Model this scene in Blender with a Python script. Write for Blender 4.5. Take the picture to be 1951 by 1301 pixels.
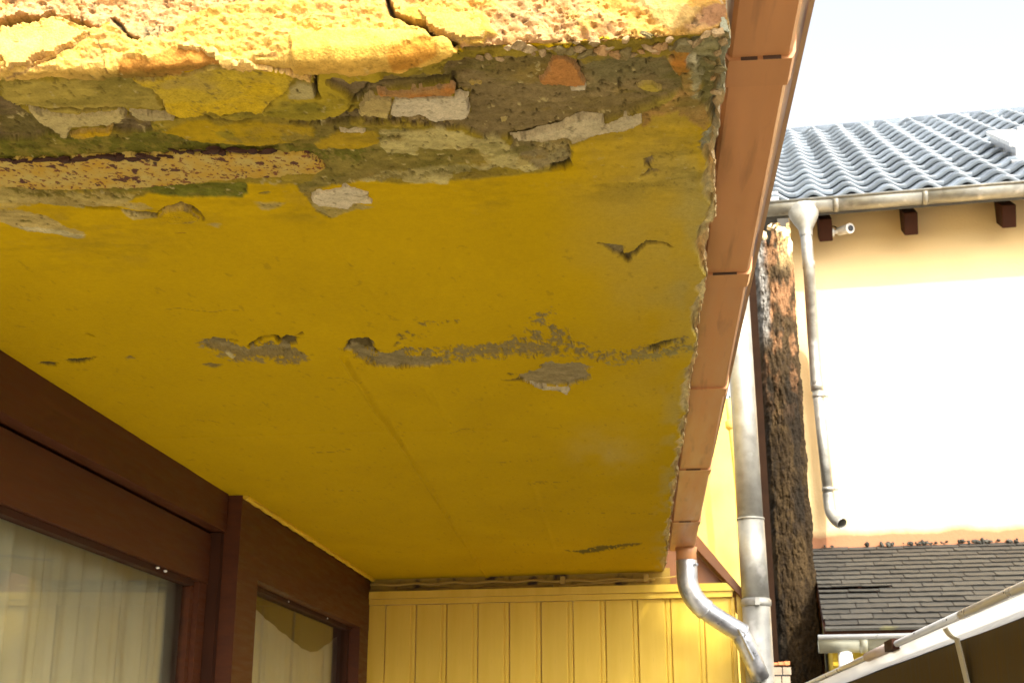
import bpy, bmesh, math, random
import numpy as np
from mathutils import Vector, Matrix
random.seed(7); RNG = np.random.default_rng(11)
for o in list(bpy.data.objects): bpy.data.objects.remove(o)
sc = bpy.context.scene
COL = sc.collection
R = math.radians

# ------------------------------------------------------------------ camera, sky, sun, exposure
LENS_PX, W_PX, H_PX = 2466.0, 1951.0, 1301.0        # focal length in photograph pixels
PITCH, YAW = R(17.8), R(5.62)
EYE = np.array([0.0, 0.0, 1.6])
cam = bpy.data.cameras.new('camera'); cam_o = bpy.data.objects.new('camera', cam); COL.objects.link(cam_o)
cam.sensor_width = 36.0; cam.lens = 36.0*LENS_PX/W_PX; cam.clip_start = 0.02; cam.clip_end = 1000
cam_o.location = EYE; cam_o.rotation_euler = (math.pi/2+PITCH, 0, YAW)
sc.camera = cam_o
cam.dof.use_dof = True; cam.dof.focus_distance = 2.5; cam.dof.aperture_fstop = 16.0

SUN_EL, SUN_AZ = R(39), R(30)           # behind the camera and to its right
sun_from = Vector((math.sin(SUN_AZ)*math.cos(SUN_EL), -math.cos(SUN_AZ)*math.cos(SUN_EL), math.sin(SUN_EL)))
world = bpy.data.worlds.new('World'); sc.world = world; world.use_nodes = True
wn, wl = world.node_tree.nodes, world.node_tree.links
for n in list(wn): wn.remove(n)
sky = wn.new('ShaderNodeTexSky'); sky.sky_type = 'NISHITA'; sky.sun_disc = False
sky.sun_elevation = SUN_EL; sky.sun_rotation = math.atan2(sun_from.x, sun_from.y)
sky.air_density = 1.0; sky.dust_density = 6.0; sky.ozone_density = 0.6
hs = wn.new('ShaderNodeHueSaturation'); hs.inputs['Saturation'].default_value = 0.28; hs.inputs['Value'].default_value = 1.9
bg = wn.new('ShaderNodeBackground'); bg.inputs['Strength'].default_value = 0.15
wo = wn.new('ShaderNodeOutputWorld')
wl.new(sky.outputs[0], hs.inputs['Color']); wl.new(hs.outputs[0], bg.inputs[0]); wl.new(bg.outputs[0], wo.inputs[0])
sun = bpy.data.lights.new('sun', 'SUN'); sun.energy = 4.2; sun.angle = R(0.9); sun.color = (1.0, 0.93, 0.80)
sun_o = bpy.data.objects.new('sun', sun); COL.objects.link(sun_o)
sun_o.rotation_euler = sun_from.to_track_quat('Z', 'Y').to_euler(); sun_o.location = (-6, -8, 12)
vs = sc.view_settings
vs.view_transform = 'Standard'; vs.look = 'None'; vs.exposure = 0.72; vs.gamma = 1.0; vs.use_curve_mapping = False
sc.cycles.max_bounces = 10; sc.cycles.diffuse_bounces = 5; sc.cycles.transparent_max_bounces = 12
sc.cycles.use_denoising = True

# ------------------------------------------------------------------ helpers
def tag(o, label=None, cat=None, group=None, kind=None):
    if label: o['label'] = label
    if cat: o['category'] = cat
    if group: o['group'] = group
    if kind: o['kind'] = kind
    return o
def link(name, me, parent=None, mat=None):
    o = bpy.data.objects.new(name, me); COL.objects.link(o)
    if parent is not None: o.parent = parent
    if mat is not None and me is not None and not me.materials: me.materials.append(mat)
    return o
def thing(name, label, cat, group=None):
    return tag(link(name, None), label, cat, group, 'thing')
def pydata(name, v, f, mat=None, parent=None, smooth=False):
    me = bpy.data.meshes.new(name); me.from_pydata([tuple(map(float, p)) for p in v], [], [tuple(q) for q in f]); me.update()
    if smooth: me.shade_smooth()
    return link(name, me, parent, mat)
def finish(name, bm, mat, parent=None, smooth=False, bevel=0.0, seg=1):
    if bevel > 0:
        es = [e for e in bm.edges if len(e.link_faces) == 2 and e.calc_face_angle(0) > 0.6]
        bmesh.ops.bevel(bm, geom=es, offset=bevel, segments=seg, affect='EDGES', profile=0.5, clamp_overlap=True)
    bmesh.ops.recalc_face_normals(bm, faces=bm.faces)
    me = bpy.data.meshes.new(name); bm.to_mesh(me); bm.free()
    if smooth: me.shade_smooth()
    return link(name, me, parent, mat)
def add_box(bm, x0, x1, y0, y1, z0, z1, M=None):
    vs_ = [bm.verts.new((x, y, z)) for z in (z0, z1) for y in (y0, y1) for x in (x0, x1)]
    for f in ((0,2,3,1),(4,5,7,6),(0,1,5,4),(2,6,7,3),(0,4,6,2),(1,3,7,5)): bm.faces.new([vs_[i] for i in f])
    if M is not None: bmesh.ops.transform(bm, matrix=M, verts=vs_)
    return vs_
def box(name, mat, parent, x0, x1, y0, y1, z0, z1, bevel=0.002, M=None):
    bm = bmesh.new(); add_box(bm, x0, x1, y0, y1, z0, z1, M); return finish(name, bm, mat, parent, bevel=bevel)
def add_prism(bm, poly, depth, M=None):
    """poly in the xy plane, extruded along z from 0 to depth, moved by M"""
    a = [bm.verts.new((p[0], p[1], 0)) for p in poly]; b = [bm.verts.new((p[0], p[1], depth)) for p in poly]
    n = len(poly); bm.faces.new(a[::-1]); bm.faces.new(b)
    for i in range(n): bm.faces.new((a[i], a[(i+1) % n], b[(i+1) % n], b[i]))
    if M is not None: bmesh.ops.transform(bm, matrix=M, verts=a+b)
def frames(path):
    P = [Vector(p) for p in path]; T = []
    for i in range(len(P)):
        T.append((P[min(i+1, len(P)-1)]-P[max(i-1, 0)]).normalized())
    up = Vector((0, 0, 1)) if abs(T[0].z) < 0.9 else Vector((0, 1, 0))
    n = (up-T[0]*up.dot(T[0])).normalized(); out = []
    for p, t in zip(P, T):
        n = (n-t*n.dot(t)).normalized(); out.append((p, n, t.cross(n)))
    return out
def tube_data(path, rad, seg=16, caps=True, open_end=False):
    rad = rad if hasattr(rad, '__len__') else [rad]*len(path)
    v, f = [], []
    for (p, n, b), r in zip(frames(path), rad):
        for k in range(seg):
            a = 2*math.pi*k/seg; v.append(p+n*(r*math.cos(a))+b*(r*math.sin(a)))
    for i in range(len(path)-1):
        for k in range(seg):
            f.append((i*seg+k, i*seg+(k+1) % seg, (i+1)*seg+(k+1) % seg, (i+1)*seg+k))
    if caps:
        f.append(tuple(range(seg))[::-1])
        if not open_end: f.append(tuple((len(path)-1)*seg+k for k in range(seg)))
    return v, f
def tube(name, mat, parent, path, rad, seg=16, caps=True, open_end=False):
    v, f = tube_data(path, rad, seg, caps, open_end)
    bm = bmesh.new(); bv = [bm.verts.new(p) for p in v]
    for q in f: bm.faces.new([bv[i] for i in q])
    bmesh.ops.recalc_face_normals(bm, faces=bm.faces)
    for fc in bm.faces: fc.smooth = len(fc.verts) == 4
    me = bpy.data.meshes.new(name); bm.to_mesh(me); bm.free()
    return link(name, me, parent, mat)
def bezier_pts(pts, n=8):
    """Catmull-Rom through pts"""
    P = [np.array(p, float) for p in pts]; P = [2*P[0]-P[1]]+P+[2*P[-1]-P[-2]]; out = []
    for i in range(1, len(P)-2):
        for k in range(n):
            t = k/n
            out.append(0.5*((2*P[i])+(-P[i-1]+P[i+1])*t+(2*P[i-1]-5*P[i]+4*P[i+1]-P[i+2])*t*t+(-P[i-1]+3*P[i]-3*P[i+1]+P[i+2])*t**3))
    out.append(P[-2]); return [tuple(p) for p in out]

# numpy noise
def _hash(ix, iy, seed):
    h = (ix.astype(np.int64)*374761393+iy.astype(np.int64)*668265263+seed*1442695041) & 0xFFFFFFFF
    h = ((h ^ (h >> 13))*1274126177) & 0xFFFFFFFF
    return ((h ^ (h >> 16)) & 0xFFFF)/65535.0
def vnoise(x, y, seed=0):
    ix, iy = np.floor(x), np.floor(y); fx, fy = x-ix, y-iy
    fx = fx*fx*fx*(fx*(fx*6-15)+10); fy = fy*fy*fy*(fy*(fy*6-15)+10)
    a, b = _hash(ix, iy, seed), _hash(ix+1, iy, seed); c, d = _hash(ix, iy+1, seed), _hash(ix+1, iy+1, seed)
    return (a+(b-a)*fx)*(1-fy)+(c+(d-c)*fx)*fy
def fbm(x, y, seed=0, octv=4, gain=0.5):
    s = 0; a = 1; t = 0
    for k in range(octv):
        s = s+a*(vnoise(x*2**k+k*17.3, y*2**k-k*9.1, seed+k*31)-0.5); t += a*0.5; a *= gain
    return s/t
def sstep(a, b, x):
    t = np.clip((x-a)/(b-a), 0, 1); return t*t*(3-2*t)
def sd_poly(px, py, poly):
    """signed distance, negative inside"""
    d = np.full(px.shape, 1e9); ins = np.zeros(px.shape, bool); n = len(poly)
    for i in range(n):
        ax, ay = poly[i]; bx, by = poly[(i+1) % n]; ex, ey = bx-ax, by-ay; L = ex*ex+ey*ey+1e-12
        t = np.clip(((px-ax)*ex+(py-ay)*ey)/L, 0, 1)
        d = np.minimum(d, (px-ax-t*ex)**2+(py-ay-t*ey)**2)
        c = ((ay > py) != (by > py)) & (px < (bx-ax)*(py-ay)/((by-ay) if abs(by-ay) > 1e-12 else 1e-12)+ax)
        ins ^= c
    d = np.sqrt(d); return np.where(ins, -d, d)
def sd_line(px, py, pts):
    d = np.full(px.shape, 1e9)
    for (ax, ay), (bx, by) in zip(pts[:-1], pts[1:]):
        ex, ey = bx-ax, by-ay; L = ex*ex+ey*ey+1e-12; t = np.clip(((px-ax)*ex+(py-ay)*ey)/L, 0, 1)
        d = np.minimum(d, (px-ax-t*ex)**2+(py-ay-t*ey)**2)
    return np.sqrt(d)

# ------------------------------------------------------------------ materials
def new_mat(name):
    m = bpy.data.materials.new(name); m.use_nodes = True
    return m, m.node_tree.nodes, m.node_tree.links, m.node_tree.nodes['Principled BSDF']
def surf(name, c1, c2=None, rough=0.6, metal=0.0, scale=8.0, stretch=(1, 1, 1), bump=0.1, bscale=60.0, bdist=0.004, spec=0.5,
         c3=None, t3=(0.60, 0.70), s3=30.0, rvar=0.12, detail=6.0, coat=0.0, lo=0.3, hi=0.7, ov=0.0):
    """two-tone noisy surface, optional third tone as spots, noise bump and roughness variation"""
    m, N, L, b = new_mat(name)
    tc = N.new('ShaderNodeTexCoord'); mp = N.new('ShaderNodeMapping'); mp.inputs['Scale'].default_value = stretch
    L.new(tc.outputs['Object'], mp.inputs[0])
    nz = N.new('ShaderNodeTexNoise'); nz.inputs['Scale'].default_value = scale; nz.inputs['Detail'].default_value = detail; nz.inputs['Roughness'].default_value = 0.6
    L.new(mp.outputs[0], nz.inputs['Vector'])
    cr = N.new('ShaderNodeValToRGB'); cr.color_ramp.elements[0].position = lo; cr.color_ramp.elements[1].position = hi
    cr.color_ramp.elements[0].color = (*c1, 1); cr.color_ramp.elements[1].color = (*(c2 or c1), 1)
    L.new(nz.outputs['Fac'], cr.inputs[0]); out = cr.outputs[0]
    if c3 is not None:
        n3 = N.new('ShaderNodeTexNoise'); n3.inputs['Scale'].default_value = s3; n3.inputs['Detail'].default_value = 5
        L.new(mp.outputs[0], n3.inputs['Vector'])
        mr = N.new('ShaderNodeMapRange'); mr.inputs[1].default_value = t3[0]; mr.inputs[2].default_value = t3[1]; L.new(n3.outputs['Fac'], mr.inputs[0])
        mx = N.new('ShaderNodeMix'); mx.data_type = 'RGBA'; L.new(mr.outputs[0], mx.inputs[0]); L.new(out, mx.inputs[6]); mx.inputs[7].default_value = (*c3, 1)
        out = mx.outputs[2]
    if ov > 0:
        oi = N.new('ShaderNodeObjectInfo'); ro = N.new('ShaderNodeMapRange'); ro.inputs[3].default_value = 1-ov; ro.inputs[4].default_value = 1+ov; L.new(oi.outputs['Random'], ro.inputs[0])
        sc1 = N.new('ShaderNodeVectorMath'); sc1.operation = 'SCALE'; L.new(out, sc1.inputs[0]); L.new(ro.outputs[0], sc1.inputs['Scale']); out = sc1.outputs[0]
    L.new(out, b.inputs['Base Color'])
    nb = N.new('ShaderNodeTexNoise'); nb.inputs['Scale'].default_value = bscale; nb.inputs['Detail'].default_value = 5
    L.new(mp.outputs[0], nb.inputs['Vector'])
    bp = N.new('ShaderNodeBump'); bp.inputs['Strength'].default_value = bump; bp.inputs['Distance'].default_value = bdist
    L.new(nb.outputs['Fac'], bp.inputs['Height']); L.new(bp.outputs[0], b.inputs['Normal'])
    rr = N.new('ShaderNodeMapRange'); rr.inputs[1].default_value = 0.3; rr.inputs[2].default_value = 0.7
    rr.inputs[3].default_value = max(0.02, rough-rvar); rr.inputs[4].default_value = min(1, rough+rvar)
    L.new(nz.outputs['Fac'], rr.inputs[0]); L.new(rr.outputs[0], b.inputs['Roughness'])
    b.inputs['Metallic'].default_value = metal; b.inputs['Specular IOR Level'].default_value = spec; b.inputs['Coat Weight'].default_value = coat
    return m
def attr_mat(name, rough=0.9, bump=0.35, bscale=220.0, bdist=0.002, var=0.16):
    m, N, L, b = new_mat(name)
    at = N.new('ShaderNodeAttribute'); at.attribute_name = 'tone'
    tc = N.new('ShaderNodeTexCoord')
    nz = N.new('ShaderNodeTexNoise'); nz.inputs['Scale'].default_value = 90; nz.inputs['Detail'].default_value = 7; nz.inputs['Roughness'].default_value = 0.7
    L.new(tc.outputs['Object'], nz.inputs['Vector'])
    mr = N.new('ShaderNodeMapRange'); mr.inputs[1].default_value = 0.3; mr.inputs[2].default_value = 0.7; mr.inputs[3].default_value = 1-var; mr.inputs[4].default_value = 1+var
    L.new(nz.outputs['Fac'], mr.inputs[0])
    n2 = N.new('ShaderNodeTexNoise'); n2.inputs['Scale'].default_value = 340; n2.inputs['Detail'].default_value = 3; L.new(tc.outputs['Object'], n2.inputs['Vector'])
    m2 = N.new('ShaderNodeMapRange'); m2.inputs[1].default_value = 0.25; m2.inputs[2].default_value = 0.5; m2.inputs[3].default_value = 1-var*1.5; m2.inputs[4].default_value = 1.0
    L.new(n2.outputs['Fac'], m2.inputs[0])
    ml = N.new('ShaderNodeMath'); ml.operation = 'MULTIPLY'; L.new(mr.outputs[0], ml.inputs[0]); L.new(m2.outputs[0], ml.inputs[1])
    mf = N.new('ShaderNodeMix'); mf.data_type = 'FLOAT'; L.new(at.outputs['Alpha'], mf.inputs[0]); mf.inputs[2].default_value = 1.0; L.new(ml.outputs[0], mf.inputs[3])
    mx = N.new('ShaderNodeVectorMath'); mx.operation = 'SCALE'; L.new(at.outputs['Color'], mx.inputs[0]); L.new(mf.outputs[0], mx.inputs['Scale'])
    L.new(mx.outputs[0], b.inputs['Base Color'])
    nb = N.new('ShaderNodeTexNoise'); nb.inputs['Scale'].default_value = bscale; nb.inputs['Detail'].default_value = 4
    L.new(tc.outputs['Object'], nb.inputs['Vector'])
    bp = N.new('ShaderNodeBump'); bp.inputs['Strength'].default_value = bump; bp.inputs['Distance'].default_value = bdist
    bs = N.new('ShaderNodeMath'); bs.operation = 'MULTIPLY'; bs.inputs[1].default_value = bump; L.new(at.outputs['Alpha'], bs.inputs[0]); L.new(bs.outputs[0], bp.inputs['Strength'])
    L.new(nb.outputs['Fac'], bp.inputs['Height']); L.new(bp.outputs[0], b.inputs['Normal'])
    b.inputs['Roughness'].default_value = rough; b.inputs['Specular IOR Level'].default_value = 0.08
    return m

M_PLASTER = attr_mat('peeling_plaster', 0.9, 0.7, 260.0, 0.003, 0.22)
M_WOOD = surf('brown_timber', (0.066, 0.0175, 0.005), (0.098, 0.028, 0.008), rough=0.52, spec=0.25, scale=5, stretch=(3, 1, 10), bump=0.06, bscale=90, bdist=0.002)
M_WOOD_DARK = surf('dark_timber', (0.036, 0.012, 0.005), (0.060, 0.020, 0.009), rough=0.7, spec=0.15, scale=6, bump=0.12)
M_GUTTER = surf('terracotta_brown_plastic', (0.46, 0.210, 0.080), (0.54, 0.250, 0.097), rough=0.42, scale=4, bump=0.05, bscale=120, bdist=0.001,
                c3=(0.22, 0.10, 0.04), t3=(0.56, 0.86), s3=7, stretch=(6, 0.6, 1), ov=0.05)
M_GUTTER_DIRT = surf('gutter_dirt', (0.05, 0.03, 0.02), (0.09, 0.05, 0.03), rough=0.9, bump=0.3)
M_FASCIA = surf('tan_fascia_board', (0.33, 0.22, 0.12), (0.42, 0.30, 0.17), rough=0.6, scale=9, bump=0.12)
M_ZINC = surf('galvanised_zinc', (0.46, 0.47, 0.48), (0.66, 0.67, 0.68), rough=0.36, metal=0.85, scale=22, bump=0.10, bscale=45, bdist=0.002, rvar=0.10,
              c3=(0.75, 0.73, 0.70), t3=(0.58, 0.66), s3=14)
M_ZINC_OLD = surf('weathered_zinc', (0.27, 0.26, 0.225), (0.40, 0.39, 0.34), rough=0.5, metal=0.6, scale=16, bump=0.10, bscale=40, bdist=0.002,
                  c3=(0.52, 0.50, 0.45), t3=(0.58, 0.70), s3=9)
M_ZINC_PAINT = surf('grey_painted_steel', (0.50, 0.51, 0.52), (0.60, 0.60, 0.60), rough=0.35, metal=0.35, scale=10, bump=0.05)
M_BOARD = surf('yellow_painted_board', (0.66, 0.43, 0.045), (0.74, 0.50, 0.075), ov=0.05, rough=0.42, scale=3, stretch=(6, 6, 0.6), bump=0.10, bscale=50, bdist=0.002,
               c3=(0.40, 0.22, 0.03), t3=(0.70, 0.80), s3=18)
M_YELLOW = surf('yellow_render', (0.70, 0.50, 0.10), (0.78, 0.58, 0.15), rough=0.85, scale=4, bump=0.25, bscale=90, bdist=0.003)
M_OCHRE = surf('ochre_wall_paint', (0.58, 0.40, 0.02), (0.66, 0.46, 0.04), rough=0.8, scale=5, bump=0.2)
M_TRIM = surf('dirty_trim', (0.36, 0.22, 0.04), (0.52, 0.34, 0.05), rough=0.7, scale=12, stretch=(1, 1, 4), bump=0.25, c3=(0.09, 0.05, 0.02), t3=(0.55, 0.66), s3=9)
M_CABLE = surf('painted_cable', (0.42, 0.27, 0.05), (0.52, 0.34, 0.07), rough=0.5, bump=0.1)
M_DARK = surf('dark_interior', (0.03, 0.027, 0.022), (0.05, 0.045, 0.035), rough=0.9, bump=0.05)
M_WHITE = surf('white_plastic', (0.74, 0.73, 0.70), (0.80, 0.79, 0.76), rough=0.35, bump=0.03)
M_BLACK = surf('black_glass', (0.012, 0.012, 0.014), rough=0.1, bump=0.0)
M_TILE = surf('glazed_grey_roof_tile', (0.105, 0.128, 0.150), (0.185, 0.215, 0.245), ov=0.30, rough=0.27, scale=5, bump=0.12, bscale=26, bdist=0.006, spec=0.6, coat=0.35)
M_SLATE = surf('bitumen_slate', (0.020, 0.0185, 0.015), (0.038, 0.035, 0.028), rough=0.8, ov=0.30, scale=6, bump=0.35, bscale=160, bdist=0.003,
               c3=(0.075, 0.07, 0.025), t3=(0.62, 0.74), s3=4)
M_MOSS = surf('dry_moss', (0.025, 0.024, 0.018), (0.07, 0.065, 0.05), rough=1.0, bump=0.5)
M_GROUND = surf('gravel_paving', (0.20, 0.17, 0.125), (0.29, 0.25, 0.19), rough=0.95, scale=1.2, bump=0.3, bscale=30)
M_LEAF = surf('leaf_green', (0.05, 0.10, 0.015), (0.11, 0.18, 0.03), rough=0.6, scale=4, bump=0.0)
M_BARK = surf('tree_bark', (0.07, 0.05, 0.035), (0.12, 0.09, 0.06), rough=0.9, bump=0.4)
M_BRICKSTACK = surf('pale_brick', (0.20, 0.15, 0.10), (0.40, 0.33, 0.24), rough=0.8, bump=0.2)
M_ORANGE = surf('orange_clay', (0.50, 0.16, 0.05), (0.58, 0.21, 0.07), rough=0.7, bump=0.2)

def glass_mat():
    m, N, L, b = new_mat('window_glass'); N.remove(b)
    lw = N.new('ShaderNodeLayerWeight'); lw.inputs['Blend'].default_value = 0.5
    pw = N.new('ShaderNodeMath'); pw.operation = 'POWER'; pw.inputs[1].default_value = 5.0; L.new(lw.outputs['Facing'], pw.inputs[0])
    fr = N.new('ShaderNodeMath'); fr.operation = 'MULTIPLY_ADD'; L.new(pw.outputs[0], fr.inputs[0]); fr.inputs[1].default_value = 0.9; fr.inputs[2].default_value = 0.04
    tr = N.new('ShaderNodeBsdfTransparent'); tr.inputs[0].default_value = (0.88, 0.90, 0.86, 1)
    gl = N.new('ShaderNodeBsdfGlossy'); gl.inputs['Roughness'].default_value = 0.015; gl.inputs[0].default_value = (0.95, 0.95, 0.95, 1)
    mx = N.new('ShaderNodeMixShader'); L.new(fr.outputs[0], mx.inputs[0]); L.new(tr.outputs[0], mx.inputs[1]); L.new(gl.outputs[0], mx.inputs[2])
    L.new(mx.outputs[0], N['Material Output'].inputs[0]); return m
M_GLASS = glass_mat()
def curtain_mat():
    m, N, L, b = new_mat('net_curtain')
    tc = N.new('ShaderNodeTexCoord'); nz = N.new('ShaderNodeTexNoise'); nz.inputs['Scale'].default_value = 5; L.new(tc.outputs['Object'], nz.inputs['Vector'])
    cr = N.new('ShaderNodeValToRGB'); cr.color_ramp.elements[0].color = (0.60, 0.55, 0.44, 1); cr.color_ramp.elements[1].color = (0.78, 0.74, 0.64, 1)
    L.new(nz.outputs['Fac'], cr.inputs[0]); L.new(cr.outputs[0], b.inputs['Base Color']); b.inputs['Roughness'].default_value = 0.9
    tr = N.new('ShaderNodeBsdfTransparent'); mx = N.new('ShaderNodeMixShader'); mx.inputs[0].default_value = 0.18
    L.new(b.outputs[0], mx.inputs[1]); L.new(tr.outputs[0], mx.inputs[2]); L.new(mx.outputs[0], N['Material Output'].inputs[0]); return m
M_CURTAIN = curtain_mat()
def facade_mat():
    """cream render with a rusty damp band just above the lean-to roof"""
    m, N, L, b = new_mat('cream_facade_render')
    tc = N.new('ShaderNodeTexCoord'); sep = N.new('ShaderNodeSeparateXYZ'); L.new(tc.outputs['Object'], sep.inputs[0])
    nz = N.new('ShaderNodeTexNoise'); nz.inputs['Scale'].default_value = 3.0; nz.inputs['Detail'].default_value = 6; L.new(tc.outputs['Object'], nz.inputs['Vector'])
    ad = N.new('ShaderNodeMath'); ad.operation = 'MULTIPLY_ADD'; L.new(nz.outputs['Fac'], ad.inputs[0]); ad.inputs[1].default_value = 0.16; L.new(sep.outputs['Z'], ad.inputs[2])
    mr = N.new('ShaderNodeMapRange'); L.new(ad.outputs[0], mr.inputs[0]); mr.inputs[1].default_value = 3.40; mr.inputs[2].default_value = 3.33
    cr = N.new('ShaderNodeValToRGB'); cr.color_ramp.elements[0].color = (0.78, 0.55, 0.26, 1); cr.color_ramp.elements[1].color = (0.86, 0.65, 0.34, 1)
    n2 = N.new('ShaderNodeTexNoise'); n2.inputs['Scale'].default_value = 1.6; n2.inputs['Detail'].default_value = 5; L.new(tc.outputs['Object'], n2.inputs['Vector']); L.new(n2.outputs['Fac'], cr.inputs[0])
    mx = N.new('ShaderNodeMix'); mx.data_type = 'RGBA'; L.new(mr.outputs[0], mx.inputs[0]); L.new(cr.outputs[0], mx.inputs[6]); mx.inputs[7].default_value = (0.34, 0.15, 0.07, 1)
    L.new(mx.outputs[2], b.inputs['Base Color']); b.inputs['Roughness'].default_value = 0.9
    nb = N.new('ShaderNodeTexNoise'); nb.inputs['Scale'].default_value = 45; L.new(tc.outputs['Object'], nb.inputs['Vector'])
    bp = N.new('ShaderNodeBump'); bp.inputs['Strength'].default_value = 0.25; bp.inputs['Distance'].default_value = 0.01; L.new(nb.outputs['Fac'], bp.inputs['Height']); L.new(bp.outputs[0], b.inputs['Normal'])
    return m
M_FACADE = facade_mat()
def rust_mat():
    m, N, L, b = new_mat('rusted_steel')
    tc = N.new('ShaderNodeTexCoord'); mp = N.new('ShaderNodeMapping'); mp.inputs['Scale'].default_value = (1, 0.8, 1); L.new(tc.outputs['Object'], mp.inputs[0])
    def noise(s, d=5):
        n = N.new('ShaderNodeTexNoise'); n.inputs['Scale'].default_value = s; n.inputs['Detail'].default_value = d; n.inputs['Roughness'].default_value = 0.6; L.new(mp.outputs[0], n.inputs['Vector']); return n
    base = N.new('ShaderNodeValToRGB'); base.color_ramp.elements[0].position = .35; base.color_ramp.elements[1].position = .65
    base.color_ramp.elements[0].color = (0.45, 0.265, 0.014, 1); base.color_ramp.elements[1].color = (0.45, 0.34, 0.085, 1); L.new(noise(26).outputs['Fac'], base.inputs[0])
    cur = base.outputs[0]
    for s, lo, hi, c in ((120, .56, .61, (0.16, 0.05, 0.012)), (42, .585, .62, (0.075, 0.020, 0.010)), (19, .645, .675, (0.045, 0.014, 0.008))):
        mr = N.new('ShaderNodeMapRange'); mr.inputs[1].default_value = lo; mr.inputs[2].default_value = hi; L.new(noise(s).outputs['Fac'], mr.inputs[0])
        mx = N.new('ShaderNodeMix'); mx.data_type = 'RGBA'; L.new(mr.outputs[0], mx.inputs[0]); L.new(cur, mx.inputs[6]); mx.inputs[7].default_value = (*c, 1); cur = mx.outputs[2]
    L.new(cur, b.inputs['Base Color']); b.inputs['Roughness'].default_value = 0.85
    bp = N.new('ShaderNodeBump'); bp.inputs['Strength'].default_value = 0.7; bp.inputs['Distance'].default_value = 0.004; L.new(noise(70).outputs['Fac'], bp.inputs['Height']); L.new(bp.outputs[0], b.inputs['Normal'])
    return m
M_RUST = rust_mat()
M_RUST_DARK = surf('flaked_rust', (0.022, 0.007, 0.003), (0.055, 0.018, 0.006), rough=0.95, scale=40, bump=0.7, bscale=80, bdist=0.006)

# ------------------------------------------------------------------ ground
gm = bpy.data.meshes.new('ground'); gm.from_pydata([(-300, -300, 0), (300, -300, 0), (300, 300, 0), (-300, 300, 0)], [], [(0, 1, 2, 3)])
tag(link('ground', gm, None, M_GROUND), 'gravel and paving of the yard', None, None, 'structure')

dark_strip = bpy.data.meshes.new('added_dark_strip_mesh'); dark_strip.from_pydata([(0.6, -2, .008), (1.25, -2, .008), (1.25, 4.6, .008), (0.6, 4.6, .008)], [], [(0, 1, 2, 3)])  # unseen dark strip, added to dim what the near gutter reflects
tag(link('added_dark_strip', dark_strip, None, surf('dark_strip_brown', (0.030, 0.022, 0.012), (0.06, 0.045, 0.025), rough=1.0, scale=6, bump=0.5)), 'unseen dark ground strip added beside the shed to dim reflections', None, None, 'structure')

pv_ = bpy.data.meshes.new('paving'); pv_.from_pydata([(-1.45, 2.6, .004), (5, 2.6, .004), (5, 8.4, .004), (-1.45, 8.4, .004)], [], [(0, 1, 2, 3)])  # unseen pale surface, added to bounce light onto soffit and end wall
tag(link('bounce_paving', pv_, None, surf('pale_bounce_paving', (0.50, 0.45, 0.34), (0.60, 0.54, 0.42), rough=0.9, scale=2, bump=0.3, bscale=30)), 'unseen pale ground added to bounce light up under the porch slab', None, None, 'structure')

# ------------------------------------------------------------------ the overhanging slab
X_LEFT, Y_FRONT, Z_SOF, Y_BACK = -1.475, 1.512, 2.5, 6.90
END_TAN = math.tan(R(6))
def end_y(x): return 6.68-END_TAN*(x-0.13)
# slab surface coordinates: x, and s = metres behind the front arris (negative: up the front face)
_fw = np.array([-math.sin(YAW)*math.cos(PITCH), math.cos(YAW)*math.cos(PITCH), math.sin(PITCH)])
_rt = np.array([math.cos(YAW), math.sin(YAW), 0.0]); _up = np.cross(_rt, _fw)
def on_slab(px, py):
    """a traced point of the photograph -> its place on the slab"""
    d = _fw*LENS_PX+_rt*(px-W_PX/2)+_up*(H_PX/2-py)
    t = (Z_SOF-EYE[2])/d[2]; p = EYE+d*t
    if p[1] >= Y_FRONT: return (p[0], p[1]-Y_FRONT)
    p = EYE+d*((Y_FRONT-EYE[1])/d[1]); return (p[0], -(p[2]-Z_SOF))
def A(pts): return [on_slab(x/2.7097, y/2.7097) for x, y in pts]            # traced on the enlarged top left
def B(pts): return [on_slab(600+x/2.43875, y/2.43875) for x, y in pts]      # traced on the enlarged top middle
def Cc(pts): return [on_slab(300+x/1.7736, 560+y/1.7736) for x, y in pts]   # traced on the enlarged middle
def Dd(pts): return [on_slab(x/4.0646, y/4.0646) for x, y in pts]           # traced on the front face, left
def Ee(pts): return [on_slab(780+x/3.1468, y/3.1468) for x, y in pts]       # traced on the front right corner
def Ff(pts): return [on_slab(x/4.6452, 260+y/4.6452) for x, y in pts]       # traced around the steel beam
def Gg(pts): return [on_slab(x, y) for x, y in pts]

PAINT = np.array([0.50, 0.327, 0.001]); CONC = np.array([0.235, 0.175, 0.095]); CREAM = np.array([0.56, 0.47, 0.28])
WHITE = np.array([0.56, 0.48, 0.315]); OLIVE = np.array([0.27, 0.20, 0.030]); ORANGE = np.array([0.48, 0.20, 0.045])
RENDER = np.array([0.47, 0.275, 0.145]); LIME = np.array([0.60, 0.375, 0.105]); GREEN = np.array([0.115, 0.115, 0.018])

# right edge line (x against s), broken and uneven
EDGE = np.array([(1.45, .136), (1.556, .139), (1.63, .140), (1.75, .142), (1.88, .137), (1.98, .143), (2.12, .155), (2.16, .143), (2.33, .146), (2.51, .151), (2.645, .150),
                 (2.79, .145), (2.95, .148), (3.13, .142), (3.33, .142), (3.68, .146), (3.88, .142), (4.10, .136), (4.43, .134), (4.82, .131), (5.3, .132), (6.0, .131), (6.7, .128)])
def edge_x(s):
    e = np.interp(s+Y_FRONT, EDGE[:, 0], EDGE[:, 1])
    return e+0.006*fbm(s*34, s*0+3.1, 5, 5, 0.65)+0.010*np.minimum(0, fbm(s*9, s*0+8.1, 15, 3))

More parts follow.
